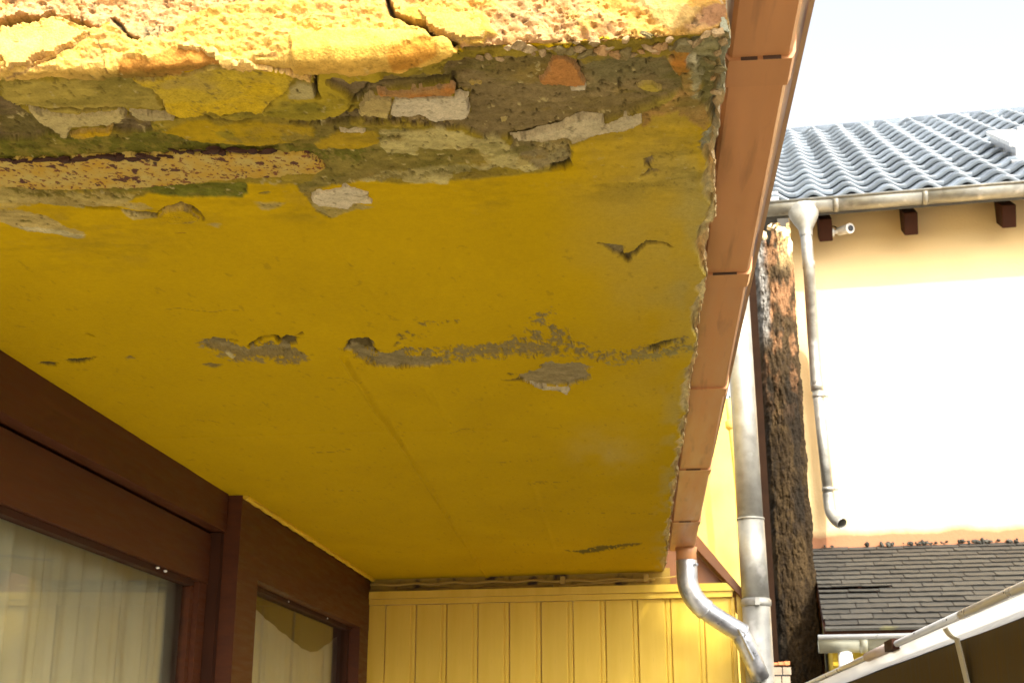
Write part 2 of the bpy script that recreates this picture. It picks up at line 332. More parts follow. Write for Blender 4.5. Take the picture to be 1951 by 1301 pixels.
xs = np.arange(X_LEFT, 0.130, 0.0023); NXM = len(xs)
w_in = np.linspace(0, 1, NXM)**1.0
side = np.concatenate([np.linspace(0.002, 0.03, 10), np.linspace(0.036, 0.22, 16)])
s_front = -np.concatenate([np.arange(0.0025, 0.17, 0.0021), np.linspace(0.172, 0.30, 14)])[::-1]
s_list = [0.0]; 
while s_list[-1]+Y_FRONT < Y_BACK:
    y = Y_FRONT+s_list[-1]; s_list.append(s_list[-1]+0.80*(y*y+0.81)/1165.0)
ss = np.concatenate([s_front, np.array(s_list)]); NS = len(ss)
NX = NXM+len(side)
S = np.repeat(ss[:, None], NX, 1)
EX = edge_x(ss)
lin = (xs-xs[0])/(xs[-1]-xs[0])
# columns keep their place except the last 4 cm, which follow the broken edge
blend = sstep(xs[-1]-0.05, xs[-1], xs)
XM = xs[None, :]+blend[None, :]*(EX[:, None]-xs[-1])
X = np.concatenate([XM, np.repeat(EX[:, None], len(side), 1)], 1)
WSIDE = np.concatenate([np.zeros((NS, NXM)), np.repeat(side[None, :], NS, 0)], 1)
is_side = WSIDE > 0
TONE = np.empty((NS, NX, 3)); D = np.zeros((NS, NX))
U, V = X+WSIDE, S        # unrolled coordinates for noise
n_low = fbm(U*1.7, V*1.1, 1, 4); n_mid = fbm(U*9, V*6, 2, 4); n_fine = fbm(U*70, V*45, 3, 4)
TONE[:] = PAINT; TONE *= (1+0.07*n_low+0.045*n_mid+0.03*n_fine)[..., None]
D += 0.0016*n_low+0.0008*n_mid+0.0002*n_fine

def put(mask, col, depth=None, rough=0.0, rf=60, var=0.10, seed=50):
    m = mask[..., None]; nn = fbm(U*rf, V*rf*0.8, seed, 4)
    global TONE, D
    TONE = TONE*(1-m)+np.asarray(col)*(1+var*nn[..., None])*m
    if depth is not None: D = D*(1-mask)+(depth+rough*nn)*mask
SEED = [100]
def warp(u, v):
    return (u+0.0075*fbm(u*17, v*17, 901, 3)+0.0030*fbm(u*60, v*50, 903, 3), v+0.0075*fbm(u*17+40, v*17, 902, 3)+0.0030*fbm(u*60+40, v*50, 904, 3))
def layer(poly, col, depth=None, rag=0.006, soft=0.0018, freq=45, alpha=1.0, rough=0.0006, rf=60, var=0.12, speck=None, sfreq=90):
    SEED[0] += 1; seed = SEED[0]; P = np.array(poly); mg = 0.06
    r0, r1 = np.searchsorted(ss, P[:, 1].min()-mg), np.searchsorted(ss, P[:, 1].max()+mg)
    c0, c1 = np.searchsorted(xs, P[:, 0].min()-mg), np.searchsorted(xs, P[:, 0].max()+mg)
    if c1 >= NXM: c1 = NX
    sl = (slice(r0, r1), slice(c0, c1)); u, v = U[sl], V[sl]
    wu, wv = warp(u, v)
    sd = sd_poly(wu, wv, poly)+rag*fbm(u*freq, v*freq*0.85, seed, 5, 0.65)+0.35*rag*fbm(u*190, v*150, seed+11, 3, 0.7)
    m = sstep(soft, -soft, sd)*alpha
    if speck is not None:
        nn = fbm(u*sfreq*1.5, v*sfreq*0.7, seed+7, 5, 0.72)
        m = m*sstep(speck, speck+0.10, nn+0.25*np.clip(-sd/0.03, -1, 1))
    nn = fbm(u*rf, v*rf*0.8, seed+3, 4)
    TONE[sl] = TONE[sl]*(1-m[..., None])+np.asarray(col)*(1+var*nn+0.08*fbm(u*8, v*8, seed+5, 3))[..., None]*m[..., None]
    if depth is not None: D[sl] = D[sl]*(1-m)+(depth+rough*nn)*m
def crack(pts, width, col=(0.05, 0.04, 0.025), depth=-0.010, jag=0.004, freq=70):
    SEED[0] += 1; P = np.array(pts); mg = 0.05
    r0, r1 = np.searchsorted(ss, P[:, 1].min()-mg), np.searchsorted(ss, P[:, 1].max()+mg)
    c0, c1 = np.searchsorted(xs, P[:, 0].min()-mg), np.searchsorted(xs, P[:, 0].max()+mg)
    sl = (slice(r0, r1), slice(c0, c1)); u, v = U[sl], V[sl]
    j = jag*fbm(u*freq, v*freq, SEED[0], 4); k = jag*fbm(u*freq+50, v*freq, SEED[0]+9, 4)
    d = sd_line(u+j, v+k, pts); m = sstep(width, width*0.35, d)
    TONE[sl] = TONE[sl]*(1-m[..., None])+np.asarray(col)*m[..., None]; D[sl] = D[sl]*(1-m)+depth*m
def ridge(pts, width, h):
    SEED[0] += 1; P = np.array(pts); mg = 0.05
    r0, r1 = np.searchsorted(ss, P[:, 1].min()-mg), np.searchsorted(ss, P[:, 1].max()+mg)
    c0, c1 = np.searchsorted(xs, P[:, 0].min()-mg), np.searchsorted(xs, P[:, 0].max()+mg)
    sl = (slice(r0, r1), slice(c0, c1)); u, v = U[sl], V[sl]
    d = sd_line(u+0.003*fbm(u*20, v*8, SEED[0], 3), v, pts); D[sl] += h*np.exp(-(d/width)**2)*(1+0.5*fbm(u*30, v*12, SEED[0]+4, 3))

# ---- front face: pinkish render, with thick cream plates on the left
fr = sstep(0.004, -0.004, S)*(~is_side)
put(fr, RENDER, 0.0, 0.006, 26, 0.30, 60)
D += fr*(0.004*fbm(U*80, V*80, 61, 4)+0.010*fbm(U*12, V*14, 62, 3))
grit = sstep(0.30, 0.45, fbm(U*95, V*110, 63, 3, 0.7))*fr*0.7
TONE = TONE*(1-grit[..., None])+np.array([0.13, 0.09, 0.06])*grit[..., None]; D -= 0.004*grit
warm = sstep(0.10, 0.45, fbm(U*9, V*16, 64, 4))*fr*0.65
TONE = TONE*(1-warm[..., None])+np.array([0.60, 0.34, 0.07])*warm[..., None]
# thick lime plates
layer(Dd([(-60, 215), (60, 235), (200, 215), (320, 195), (430, 165), (540, 160), (640, 190), (760, 215), (880, 185), (960, 235), (1050, 312), (1180, 290), (1300, 250), (1450, 130), (1650, 60), (1900, 30), (2400, 10), (2900, 40), (3170, 60),
          (3330, 190), (3560, 260), (3500, 420), (3000, 470), (2350, 520), (1900, 500), (1400, 570), (900, 590), (300, 620), (-60, 640)]), LIME, 0.007, 0.008, 0.004, 40, 1, 0.006, 30, 0.14)
lf = fr*sstep(0.05, 0.0, X)
D += lf*(0.0035*fbm(U*60+V*50, V*120-U*25, 71, 4)+0.0035*fbm(U*150+V*60, V*210-U*50, 72, 3, 0.7))          # trowel texture of the plates
D += lf*0.004*fbm(U*24+V*30, V*60-U*12, 74, 4)
D += fr*(0.0018*fbm(U*210+V*90, V*260-U*60, 75, 3, 0.75))
mt = fbm(U*170+V*60, V*240-U*40, 76, 4, 0.75); TONE = TONE*(1+0.26*mt*fr)[..., None]; TONE[..., 2] *= 1+0.25*np.clip(-mt, 0, 1)*fr
pk = sstep(-0.10, 0.45, fbm(U*38+V*20, V*95-U*18, 73, 5, 0.65))*lf*0.75
TONE = TONE*(1-pk[..., None])+np.array([0.46, 0.25, 0.105])*pk[..., None]
layer(Dd([(-60, 130), (120, 165), (230, 150), (350, 130), (540, 115), (690, 155), (780, 190), (740, 210), (620, 185), (480, 150), (330, 195), (200, 215), (60, 235), (-60, 215)]), (0.16, 0.12, 0.035), -0.018, 0.006, 0.002)
layer(Dd([(900, 480), (1020, 460), (1180, 490), (1280, 450), (1400, 385), (1530, 400), (1820, 490), (1500, 540), (1250, 575), (900, 585)]), (0.42, 0.19, 0.045), 0.006, 0.006)
layer(Dd([(850, 150), (960, 180), (1130, 195), (1250, 190), (1240, 250), (1130, 295), (1060, 310), (990, 260)]), (0.36, 0.24, 0.14), 0.0, 0.005)
layer(Dd([(1120, 200), (1260, 210), (1240, 260), (1130, 285)]), (0.14, 0.11, 0.07), -0.003, 0.01, speck=0.0)
crack(Dd([(860, 140), (960, 230), (1010, 290), (1060, 310)]), 0.0035)
crack(Dd([(60, 590), (260, 520), (420, 450), (560, 370), (700, 280)]), 0.0025, (0.30, 0.18, 0.08), 0.002)
crack(Dd([(760, 320), (800, 420), (850, 540)]), 0.002, (0.34, 0.2, 0.09), 0.006)
layer(Ee([(-700, 240), (-300, 200), (60, 200), (240, 230), (290, 310), (200, 345), (-200, 400), (-700, 470)]), LIME*np.array([1, .97, .85]), 0.014, 0.008, 0.004, 40, 1, 0.006, 30, 0.16)
layer(Ee([(-120, 300), (90, 240), (170, 300), (60, 350), (-100, 370)]), (0.44, 0.21, 0.04), 0.012, 0.008)
layer(Ee([(-20, 60), (250, 70), (450, 110), (515, 220), (430, 270), (300, 270), (140, 200), (-20, 150)]), (0.47, 0.28, 0.065), 0.008, 0.006, rough=0.004)
crack(Ee([(-140, -20), (-100, 90), (30, 155), (110, 165), (150, 215), (220, 215), (280, 270), (340, 310), (400, 335), (470, 340)]), 0.006, depth=-0.016)
layer(Ee([(270, 310), (380, 270), (520, 275), (590, 290), (520, 330), (420, 345), (330, 340)]), (0.22, 0.16, 0.09), -0.012, 0.008)
layer(Ee([(880, 210), (1100, 240), (1230, 200), (1400, 170), (1560, 200), (1700, 190), (1600, 260), (1350, 290), (1100, 290), (900, 280)]), (0.20, 0.17, 0.06), -0.006, 0.01, speck=0.10, sfreq=120)
layer(Ee([(1450, 70), (1520, 50), (1640, 40), (1750, 60), (1700, 150), (1600, 180), (1500, 170)]), (0.48, 0.31, 0.13), 0.006, 0.006, rough=0.003)
layer(Ee([(1760, 40), (1930, 10), (1900, 120), (1810, 180), (1740, 150)]), (0.38, 0.20, 0.12), 0.003, 0.006)

# ---- the soffit just behind the front arris: bare concrete, old coats of plaster, algae
layer(Gg([(-40, 175), (0, 152), (290, 143), (590, 135), (870, 108), (1100, 88), (1350, 64), (1380, 120), (1365, 190), (1300, 205), (1227, 222), (1150, 255), (1084, 285), (1092, 315), (1050, 326), (1000, 331), (900, 343), (760, 352), (690, 342),
          (640, 352), (600, 372), (560, 352), (470, 352), (470, 378), (380, 378), (300, 362), (250, 385), (180, 366), (0, 372), (-40, 372)]), OLIVE*1.08, -0.003, 0.006, 0.002, 40, 1, 0.002, 40, 0.22)
layer(Gg([(-40, 240), (200, 262), (330, 250), (560, 255), (700, 280), (640, 300), (300, 300), (100, 300), (-40, 310)]), (0.20, 0.16, 0.035), -0.004, 0.02, 0.008, 30, 0.9, 0.002, 40, 0.25)
layer(Gg([(-40, 240), (200, 255), (330, 240), (700, 255), (720, 300), (300, 305), (-40, 315)]), GREEN, None, 0.02, 0.01, 40, 0.75, speck=0.12, sfreq=45)
layer(B([(0, 560), (170, 590), (300, 620), (320, 690), (480, 720), (500, 690), (740, 700), (800, 750), (600, 790), (250, 800), (0, 870)]), (0.24, 0.19, 0.055), -0.004, 0.006, var=0.25)
layer(B([(-40, 640), (80, 640), (180, 660), (120, 700), (0, 720), (200, 690), (330, 700), (200, 760), (-40, 770)]), GREEN, None, 0.01, 0.006, 40, 0.8, speck=0.05, sfreq=50)
layer(B([(100, 625), (290, 615), (312, 660), (230, 690), (20, 705), (0, 680)]), (0.42, 0.28, 0.015), -0.001, 0.006)
layer(B([(620, 300), (700, 290), (820, 275), (1000, 280), (1180, 285), (1240, 300), (1500, 280), (1620, 280), (1640, 330), (1700, 370), (1690, 440), (1620, 480), (1500, 530), (1350, 570), (1100, 620), (900, 655), (800, 655), (720, 620), (610, 585), (640, 560), (715, 540), (715, 450), (640, 440), (630, 380), (560, 400), (420, 420), (300, 430), (180, 480), (160, 440), (70, 400), (90, 370), (150, 375), (200, 395), (330, 375), (600, 360)]),
      CONC, -0.012, 0.006, 0.002, 40, 1, 0.0015, 80, 0.16)
layer(B([(1230, 300), (1500, 280), (1630, 300), (1700, 380), (1660, 440), (1500, 400), (1300, 420), (1230, 360)]), (0.18, 0.16, 0.085), None, 0.03, 0.02, 25, 0.7)
layer(B([(620, 300), (760, 300), (700, 370), (620, 380)]), (0.13, 0.09, 0.045), -0.015, 0.01, 0.004, alpha=0.8)
layer(B([(70, 540), (200, 520), (200, 560), (130, 600), (60, 590)]), (0.10, 0.075, 0.045), -0.014, 0.008)
layer(B([(190, 500), (350, 545), (440, 550), (700, 560), (640, 600), (450, 585), (230, 590)]), (0.30, 0.22, 0.12), -0.009, 0.008, speck=-0.2)
layer(B([(330, 575), (600, 580), (720, 620), (560, 600), (420, 600)]), (0.15, 0.11, 0.07), -0.01, 0.008, speck=0.0)
layer(B([(1520, 540), (1640, 490), (1700, 440), (1700, 380), (1640, 330), (1620, 290), (1640, 250), (1740, 240), (1790, 340), (1780, 400), (1820, 480), (1840, 540), (1810, 600), (1750, 550), (1680, 530), (1580, 540), (1530, 590)]), (0.47, 0.26, 0.10), -0.003, 0.007, 0.002, rough=0.001)
layer(B([(1650, 240), (1740, 240), (1760, 310), (1680, 350), (1630, 320)]), ORANGE, 0.002, 0.008)
layer(B([(1760, 190), (1920, 120), (1940, 300), (1900, 500), (1870, 640), (1830, 560), (1800, 440), (1760, 380), (1720, 300)]), (0.27, 0.245, 0.155), -0.010, 0.010, 0.003, 40, 1, 0.010, 26, 0.35)
layer(B([(1710, 270), (1780, 290), (1800, 360), (1770, 440), (1800, 480), (1760, 470), (1740, 380)]), (0.50, 0.46, 0.38), -0.004, 0.014, 0.002, rough=0.004)
layer(B([(1800, 620), (1890, 560), (1880, 660), (1840, 720), (1800, 690)]), (0.42, 0.42, 0.42), -0.006, 0.012, rough=0.006)
layer(B([(300, 610), (600, 600), (690, 625), (760, 660), (830, 645), (900, 680), (960, 740), (1030, 790), (980, 800), (870, 780), (800, 770), (740, 700), (500, 690), (470, 720), (340, 720), (310, 690)]), CREAM*np.array([.88, .88, .72]), -0.0015, 0.007, 0.0016, var=0.14)
layer(B([(905, 660), (1170, 640), (1190, 690), (1180, 720), (1195, 760), (1150, 790), (1090, 780), (1030, 790), (960, 740), (915, 700)]), (0.27, 0.215, 0.125), -0.008, 0.006, rough=0.002, var=0.25)
layer(B([(1000, 690), (1150, 680), (1190, 740), (1100, 770), (1020, 750)]), (0.36, 0.30, 0.17), -0.006, 0.01, speck=0.0)
layer(B([(1090, 775), (1150, 770), (1195, 755), (1190, 775), (1150, 795), (1095, 792)]), (0.06, 0.05, 0.03), -0.014, 0.003)
layer(B([(170, 840), (300, 800), (450, 790), (780, 770), (850, 785), (650, 820), (620, 860), (400, 850), (380, 820), (250, 840)]), CREAM*np.array([.9, .9, .75]), -0.0015, 0.006, speck=-0.35, sfreq=40)
layer(B([(200, 820), (420, 790), (640, 800), (500, 830), (300, 845)]), (0.30, 0.25, 0.11), -0.003, 0.006, speck=0.05)
# left part
layer(A([(0, 400), (110, 430), (600, 402), (690, 400), (740, 430), (800, 500), (850, 565), (700, 560), (610, 565), (400, 580), (250, 565), (130, 550), (60, 540), (0, 500)]), (0.38, 0.29, 0.075), 0.001, 0.006, 0.002, rough=0.0015, var=0.15)
layer(A([(-40, 500), (60, 540), (110, 565), (180, 620), (320, 700), (200, 735), (-40, 745)]), (0.20, 0.145, 0.085), -0.014, 0.008, rough=0.003, var=0.25)
layer(A([(640, 575), (700, 600), (760, 620), (800, 690), (600, 695), (500, 650), (580, 635), (660, 605)]), (0.17, 0.125, 0.075), -0.013, 0.008, rough=0.003, var=0.3)
crack(A([(-40, 500), (60, 560), (160, 610), (230, 650), (320, 705)]), 0.004)
layer(A([(1490, 450), (1560, 420), (1630, 500), (1620, 370), (1700, 355), (1951, 355), (1980, 420), (1720, 430), (1750, 470), (1820, 520), (1800, 570), (1700, 610), (1600, 620), (1500, 610), (1350, 600), (1400, 540)]), (0.40, 0.295, 0.03), 0.002, 0.006, rough=0.001, var=0.2)
layer(A([(1110, 570), (1250, 560), (1350, 590), (1480, 520), (1700, 540), (1650, 600), (1400, 620), (1150, 620)]), (0.24, 0.20, 0.03), None, 0.02, 0.01, 30, 0.75)
layer(A([(1490, 450), (1540, 420), (1620, 440), (1640, 500), (1480, 500)]), (0.40, 0.33, 0.17), 0.002, 0.006)
layer(A([(830, 690), (950, 625), (1060, 622), (1150, 660), (1300, 640), (1600, 660), (1620, 720), (1400, 755), (1000, 735)]), (0.40, 0.27, 0.012), 0.0, 0.006, var=0.15)
layer(A([(1000, 660), (1300, 690), (1650, 680), (1600, 740), (1200, 720)]), (0.23, 0.19, 0.03), None, 0.02, 0.01, 30, 0.8, speck=0.0, sfreq=40)
crack(A([(900, 620), (960, 605), (1050, 605), (1100, 630), (1190, 640), (1310, 630)]), 0.0035, (0.13, 0.10, 0.04))
layer(A([(1690, 410), (1750, 410), (1810, 440), (1951, 420), (1990, 440), (1900, 490), (1840, 530), (1810, 500), (1760, 470), (1710, 450)]), (0.22, 0.16, 0.10), -0.012, 0.006, rough=0.002)
layer(A([(1500, 640), (1700, 600), (1840, 590), (1840, 620), (1700, 660), (1560, 655)]), (0.16, 0.12, 0.07), -0.010, 0.010, rough=0.003, speck=-0.25)
# around the beam
layer(A([(-40, 965), (300, 990), (560, 995), (700, 1010), (690, 1030), (650, 1052), (400, 1072), (250, 1052), (-40, 1040)]), (0.42, 0.33, 0.13), 0.0, 0.008, var=0.15)
layer(Ff([(40, 440), (300, 450), (700, 450), (1180, 440), (1170, 560), (900, 560), (480, 550), (200, 540)]), (0.17, 0.14, 0.035), -0.002, 0.01, speck=0.12, sfreq=60)
layer(A([(430, 985), (800, 962), (1280, 955), (1285, 1000), (1265, 1022), (1100, 1027), (880, 1022), (760, 992), (600, 1000)]), GREEN*1.25, -0.004, 0.006, var=0.35)
layer(A([(1540, 965), (1700, 930), (1820, 890), (1951, 870), (1940, 900), (1800, 950), (1640, 975), (1700, 1130), (1640, 1100), (1580, 1030)]), (0.25, 0.20, 0.07), -0.003, 0.008, var=0.25)
layer(A([(1600, 1045), (1820, 1040), (1945, 1068), (1830, 1088), (1700, 1130), (1650, 1100)]), (0.36, 0.29, 0.13), -0.001, 0.006, alpha=0.8)
layer(Ff([(-40, 640), (200, 640), (420, 720), (540, 780), (760, 870), (720, 905), (560, 880), (380, 850), (250, 840), (140, 800), (-40, 760)]), (0.50, 0.38, 0.17), 0.0005, 0.008, var=0.12)
layer(Ff([(160, 790), (420, 820), (560, 830), (740, 870), (700, 900), (380, 850), (250, 840)]), WHITE*.95, 0.001, 0.005)
layer(Ff([(190, 740), (300, 745), (290, 765), (200, 760)]), (0.14, 0.12, 0.03), -0.003, 0.004)
layer(Ff([(400, 770), (540, 790), (500, 800), (410, 790)]), (0.16, 0.13, 0.04), -0.003, 0.004, speck=-0.1)
layer(Ff([(-40, 560), (300, 540), (700, 560), (1000, 560), (1250, 590), (1400, 640), (1300, 660), (1000, 620), (600, 610), (300, 610), (-40, 640)]), (0.46, 0.35, 0.15), 0.0005, 0.010, alpha=0.75)
layer(Ff([(720, 612), (860, 632), (1050, 640), (1200, 665), (1415, 690), (1410, 720), (1250, 700), (1060, 660), (950, 655), (840, 640)]), (0.06, 0.05, 0.025), -0.014, 0.004)
layer(Ff([(1080, 660), (1250, 700), (1410, 722), (1380, 730), (1180, 740)]), (0.48, 0.38, 0.20), 0.0, 0.006, alpha=0.8)
layer(Ff([(1410, 690), (1500, 620), (1620, 590), (1690, 620), (1770, 670), (1795, 745), (1750, 690), (1680, 660), (1620, 635), (1520, 645)]), (0.20, 0.145, 0.05), -0.008, 0.004)
layer(A([(1340, 1050), (1460, 1050), (1440, 1075), (1360, 1080)]), (0.46, 0.37, 0.20), None, 0.006, 0.006, alpha=0.7)
layer(A([(1080, 1160), (1140, 1160), (1130, 1180)]), (0.42, 0.35, 0.22), None, 0.006, 0.006, alpha=0.6)
crack(Ff([(1560, 868), (1600, 860), (1640, 855)]), 0.0018, (0.20, 0.09, 0.02), -0.002)
layer(Gg([(495, 366), (510, 364), (506, 372), (494, 371)]), (0.20, 0.15, 0.04), -0.002, 0.004)
# right-hand cracks and chips in the paint
layer(B([(1310, 1128), (1350, 1140), (1400, 1142), (1460, 1148), (1440, 1165), (1440, 1195), (1400, 1180), (1360, 1160)]), (0.24, 0.19, 0.11), -0.008, 0.006)
layer(B([(1410, 1195), (1470, 1180), (1500, 1150), (1540, 1120), (1600, 1125), (1680, 1155), (1590, 1138), (1545, 1142), (1515, 1168), (1460, 1215)]), (0.11, 0.085, 0.045), -0.010, 0.005)
layer(B([(1530, 740), (1575, 720), (1560, 780), (1600, 800), (1560, 805), (1530, 828), (1515, 825), (1545, 790)]), (0.22, 0.17, 0.11), -0.007, 0.006)
# dirty greyish bloom along the right edge
band = sstep(0.34, 0.02, EX[:, None]-X)*sstep(2.6, 0.2, S)*(S > 0.12)*(~is_side)
band = band*np.clip(0.66+0.9*fbm(U*7, V*4, 80, 4), 0, 1)*0.72
isy = np.clip((TONE[..., 1]*0.55-TONE[..., 2])*6, 0, 1); band = band*isy
TONE = TONE*(1-band[..., None])+np.array([0.40, 0.32, 0.115])*band[..., None]
band2 = sstep(0.10, 0.0, EX[:, None]-X)*(S > 0.10)*(~is_side)*sstep(-0.2, 0.5, fbm(U*22, V*7, 81, 4))*0.6
TONE = TONE*(1-band2[..., None])+np.array([0.40, 0.34, 0.16])*band2[..., None]; D -= band2*0.004
# grime, algae and pitting over the damaged band
zone = sstep(0.0, 0.012, S)*sstep(0.80, 0.45, S+0.28*fbm(U*3, V*3, 120, 3)+0.12*(X > -0.2))*(~is_side)
npnt = 1-np.clip((TONE[..., 1]*0.55-TONE[..., 2])*6-0.15, 0, 1)
st_ = 1+0.22*fbm(U*14, V*70, 121, 4)+0.20*fbm(U*45, V*60, 122, 4)
TONE = TONE*(1+(st_-1)*(zone*(0.35+0.65*npnt)))[..., None]
for sd_, fu, fv_, lo, hi, al, c in ((123, 7, 13, 0.0, 0.45, 0.55, (0.17, 0.125, 0.035)), (124, 10, 22, 0.12, 0.45, 0.55, (0.12, 0.105, 0.022)), (125, 16, 20, 0.22, 0.5, 0.5, (0.30, 0.21, 0.06))):
    m_ = sstep(lo, hi, fbm(U*fu, V*fv_, sd_, 5, 0.6))*al*zone*(0.25+0.75*npnt); TONE = TONE*(1-m_[..., None])+np.array(c)*m_[..., None]
pit = sstep(0.38, 0.50, fbm(U*130, V*95, 126, 3, 0.7))*zone*npnt; TONE = TONE*(1-0.75*pit[..., None])+np.array([0.06, 0.045, 0.022])*0.75*pit[..., None]; D -= 0.003*pit
lch = sstep(0.50, 0.56, fbm(U*75, V*60, 127, 4, 0.6))*zone*npnt; TONE = TONE*(1-0.8*lch[..., None])+np.array([0.50, 0.41, 0.22])*0.8*lch[..., None]; D += 0.002*lch
D += zone*npnt*(0.0018*fbm(U*55, V*55, 128, 4)+0.0010*fbm(U*160, V*140, 129, 3))
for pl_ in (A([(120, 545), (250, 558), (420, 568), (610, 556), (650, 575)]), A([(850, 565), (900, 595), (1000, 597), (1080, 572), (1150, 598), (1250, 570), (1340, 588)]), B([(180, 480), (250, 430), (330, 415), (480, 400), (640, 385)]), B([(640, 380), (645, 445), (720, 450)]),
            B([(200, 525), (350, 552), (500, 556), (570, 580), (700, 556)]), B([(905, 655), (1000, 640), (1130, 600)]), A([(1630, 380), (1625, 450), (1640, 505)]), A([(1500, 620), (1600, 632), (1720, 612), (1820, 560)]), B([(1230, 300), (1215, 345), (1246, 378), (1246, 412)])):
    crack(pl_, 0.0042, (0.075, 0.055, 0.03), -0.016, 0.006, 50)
# ---- the worn strip across the middle
layer(Cc([(150, 170), (200, 150), (260, 160), (300, 185), (350, 152), (390, 145), (410, 165), (440, 145), (466, 150), (470, 170), (462, 192), (500, 215), (420, 210), (330, 207), (280, 222), (240, 207), (180, 182)]), (0.26, 0.205, 0.12), -0.007, 0.040, 0.0025, 16, 1, 0.0025, 45, 0.40)
layer(Cc([(150, 160), (330, 190), (470, 180), (520, 220), (470, 235), (300, 235), (200, 215)]), (0.27, 0.20, 0.09), -0.003, 0.02, 0.004, 30, speck=0.10, sfreq=65)
layer(Cc([(218, 195), (235, 198), (262, 212), (258, 217), (232, 206)]), WHITE, 0.002, 0.003)
layer(Cc([(640, 192), (660, 155), (700, 150), (725, 165), (732, 200), (790, 207), (830, 185), (842, 212), (920, 217), (990, 240), (920, 250), (800, 246), (720, 241), (660, 217)]), (0.265, 0.21, 0.125), -0.007, 0.040, 0.0025, 16, 1, 0.0025, 45, 0.40)
layer(Cc([(655, 155), (700, 150), (722, 168), (728, 190), (690, 185), (660, 175)]), (0.12, 0.09, 0.045), -0.010, 0.008)
layer(Cc([(420, 150), (466, 148), (470, 172), (440, 180)]), (0.13, 0.10, 0.05), -0.009, 0.008)
layer(Cc([(458, 142), (490, 128), (480, 140)]), (0.08, 0.05, 0.02), -0.008, 0.003)
layer(Cc([(820, 170), (950, 185), (1100, 175), (1230, 140), (1260, 60), (1330, 45), (1370, 100), (1430, 165), (1500, 195), (1650, 175), (1810, 135), (1815, 185), (1700, 205), (1500, 240), (1380, 215), (1200, 212), (1000, 240), (850, 235)]), (0.26, 0.205, 0.105), -0.004, 0.02, 0.006, 25, 1, 0.001, 50, speck=0.17, sfreq=60)
layer(Cc([(1000, 175), (1180, 165), (1300, 165), (1380, 200), (1200, 205), (1000, 215)]), (0.255, 0.20, 0.11), -0.004, 0.03, 0.008, 25, 0.85, 0.001, 50, speck=0.02, sfreq=65)
layer(Cc([(840, 100), (900, 92), (1040, 85), (1000, 105), (900, 112)]), (0.24, 0.17, 0.05), -0.002, 0.012, speck=0.2, sfreq=60)
layer(Cc([(780, 150), (830, 120), (930, 145), (860, 160), (800, 185)]), (0.22, 0.16, 0.05), -0.003, 0.012, speck=0.25, sfreq=60)
layer(Cc([(1225, 290), (1258, 252), (1330, 225), (1420, 235), (1475, 270), (1445, 292), (1400, 312), (1300, 307)]), (0.285, 0.235, 0.165), -0.006, 0.040, 0.002, 15, 1, 0.003, 45, 0.40)
layer(Cc([(1165, 290), (1230, 285), (1250, 292), (1190, 296)]), (0.10, 0.075, 0.035), -0.005, 0.012)
layer(Cc([(1185, 268), (1225, 270), (1200, 276)]), (0.16, 0.12, 0.04), -0.003, 0.012)
layer(Cc([(160, 240), (190, 233), (220, 240), (190, 252)]), (0.22, 0.16, 0.06), -0.003, 0.01, speck=-0.3)
layer(Cc([(1655, 188), (1700, 160), (1750, 152), (1785, 148), (1740, 165), (1710, 180), (1690, 195)]), (0.10, 0.08, 0.04), -0.010, 0.010)
layer(Cc([(1550, 200), (1800, 160), (1810, 200), (1650, 235), (1500, 250)]), (0.30, 0.25, 0.11), -0.002, 0.02, speck=0.15, sfreq=40)
layer(Cc([(1360, 862), (1420, 868), (1500, 850), (1660, 838), (1560, 862), (1440, 880)]), (0.14, 0.11, 0.03), -0.003, 0.03, 0.01, 14, speck=-0.05, sfreq=30)
layer([on_slab(x/1.968, 640+y/1.968) for x, y in [(140, 106), (180, 98), (225, 98), (200, 112)]], (0.13, 0.09, 0.03), -0.006, 0.010)
layer([on_slab(x/1.968, 640+y/1.968) for x, y in [(245, 92), (300, 84), (362, 76), (320, 95), (270, 106)]], (0.09, 0.07, 0.03), -0.008, 0.012)
layer([on_slab(x/1.968, 640+y/1.968) for x, y in [(465, 82), (495, 74), (512, 84), (480, 94)]], (0.26, 0.18, 0.05), -0.003, 0.010)
crack([on_slab(x, y) for x, y in [(168, 637), (176, 641)]], 0.006, (0.05, 0.03, 0.01))
for pl_ in (Cc([(300, 180), (350, 150), (395, 143), (412, 163), (440, 143), (468, 148)]), Cc([(640, 185), (660, 153), (700, 148), (726, 163), (734, 200), (790, 205), (832, 184)]), Cc([(150, 168), (200, 150), (262, 158)])):
    crack(pl_, 0.007, (0.08, 0.055, 0.02), -0.012, 0.012, 30)  # dark upper rims: shade under the lifted paint, put into the colour
for k in range(16):
    r_ = np.random.default_rng(300+k); x0, y0 = r_.uniform(-1.3, 0.05), r_.uniform(0.75, 4.6); L0 = r_.uniform(0.04, 0.16); a0 = r_.uniform(-0.5, 0.5)
    crack([(x0+L0*t*math.cos(a0), y0+L0*t*math.sin(a0)*1.5+0.01*math.sin(9*t+k)) for t in np.linspace(0, 1, 6)], 0.0022, (0.26, 0.17, 0.02), -0.0015, 0.004, 40)
sp_ = sstep(0.52, 0.60, fbm(U*60, V*30, 310, 3, 0.7))*sstep(0.5, 0.8, S)*(~is_side); TONE = TONE*(1-0.28*sp_[..., None])+np.array([0.17, 0.11, 0.02])*0.28*sp_[..., None]
wst = sstep(0.05, 0.5, fbm(U*2.6, V*1.5, 311, 5, 0.55))*(S > 0.4)*(~is_side)*0.16; TONE = TONE*(1-wst[..., None])+np.array([0.36, 0.22, 0.01])*wst[..., None]
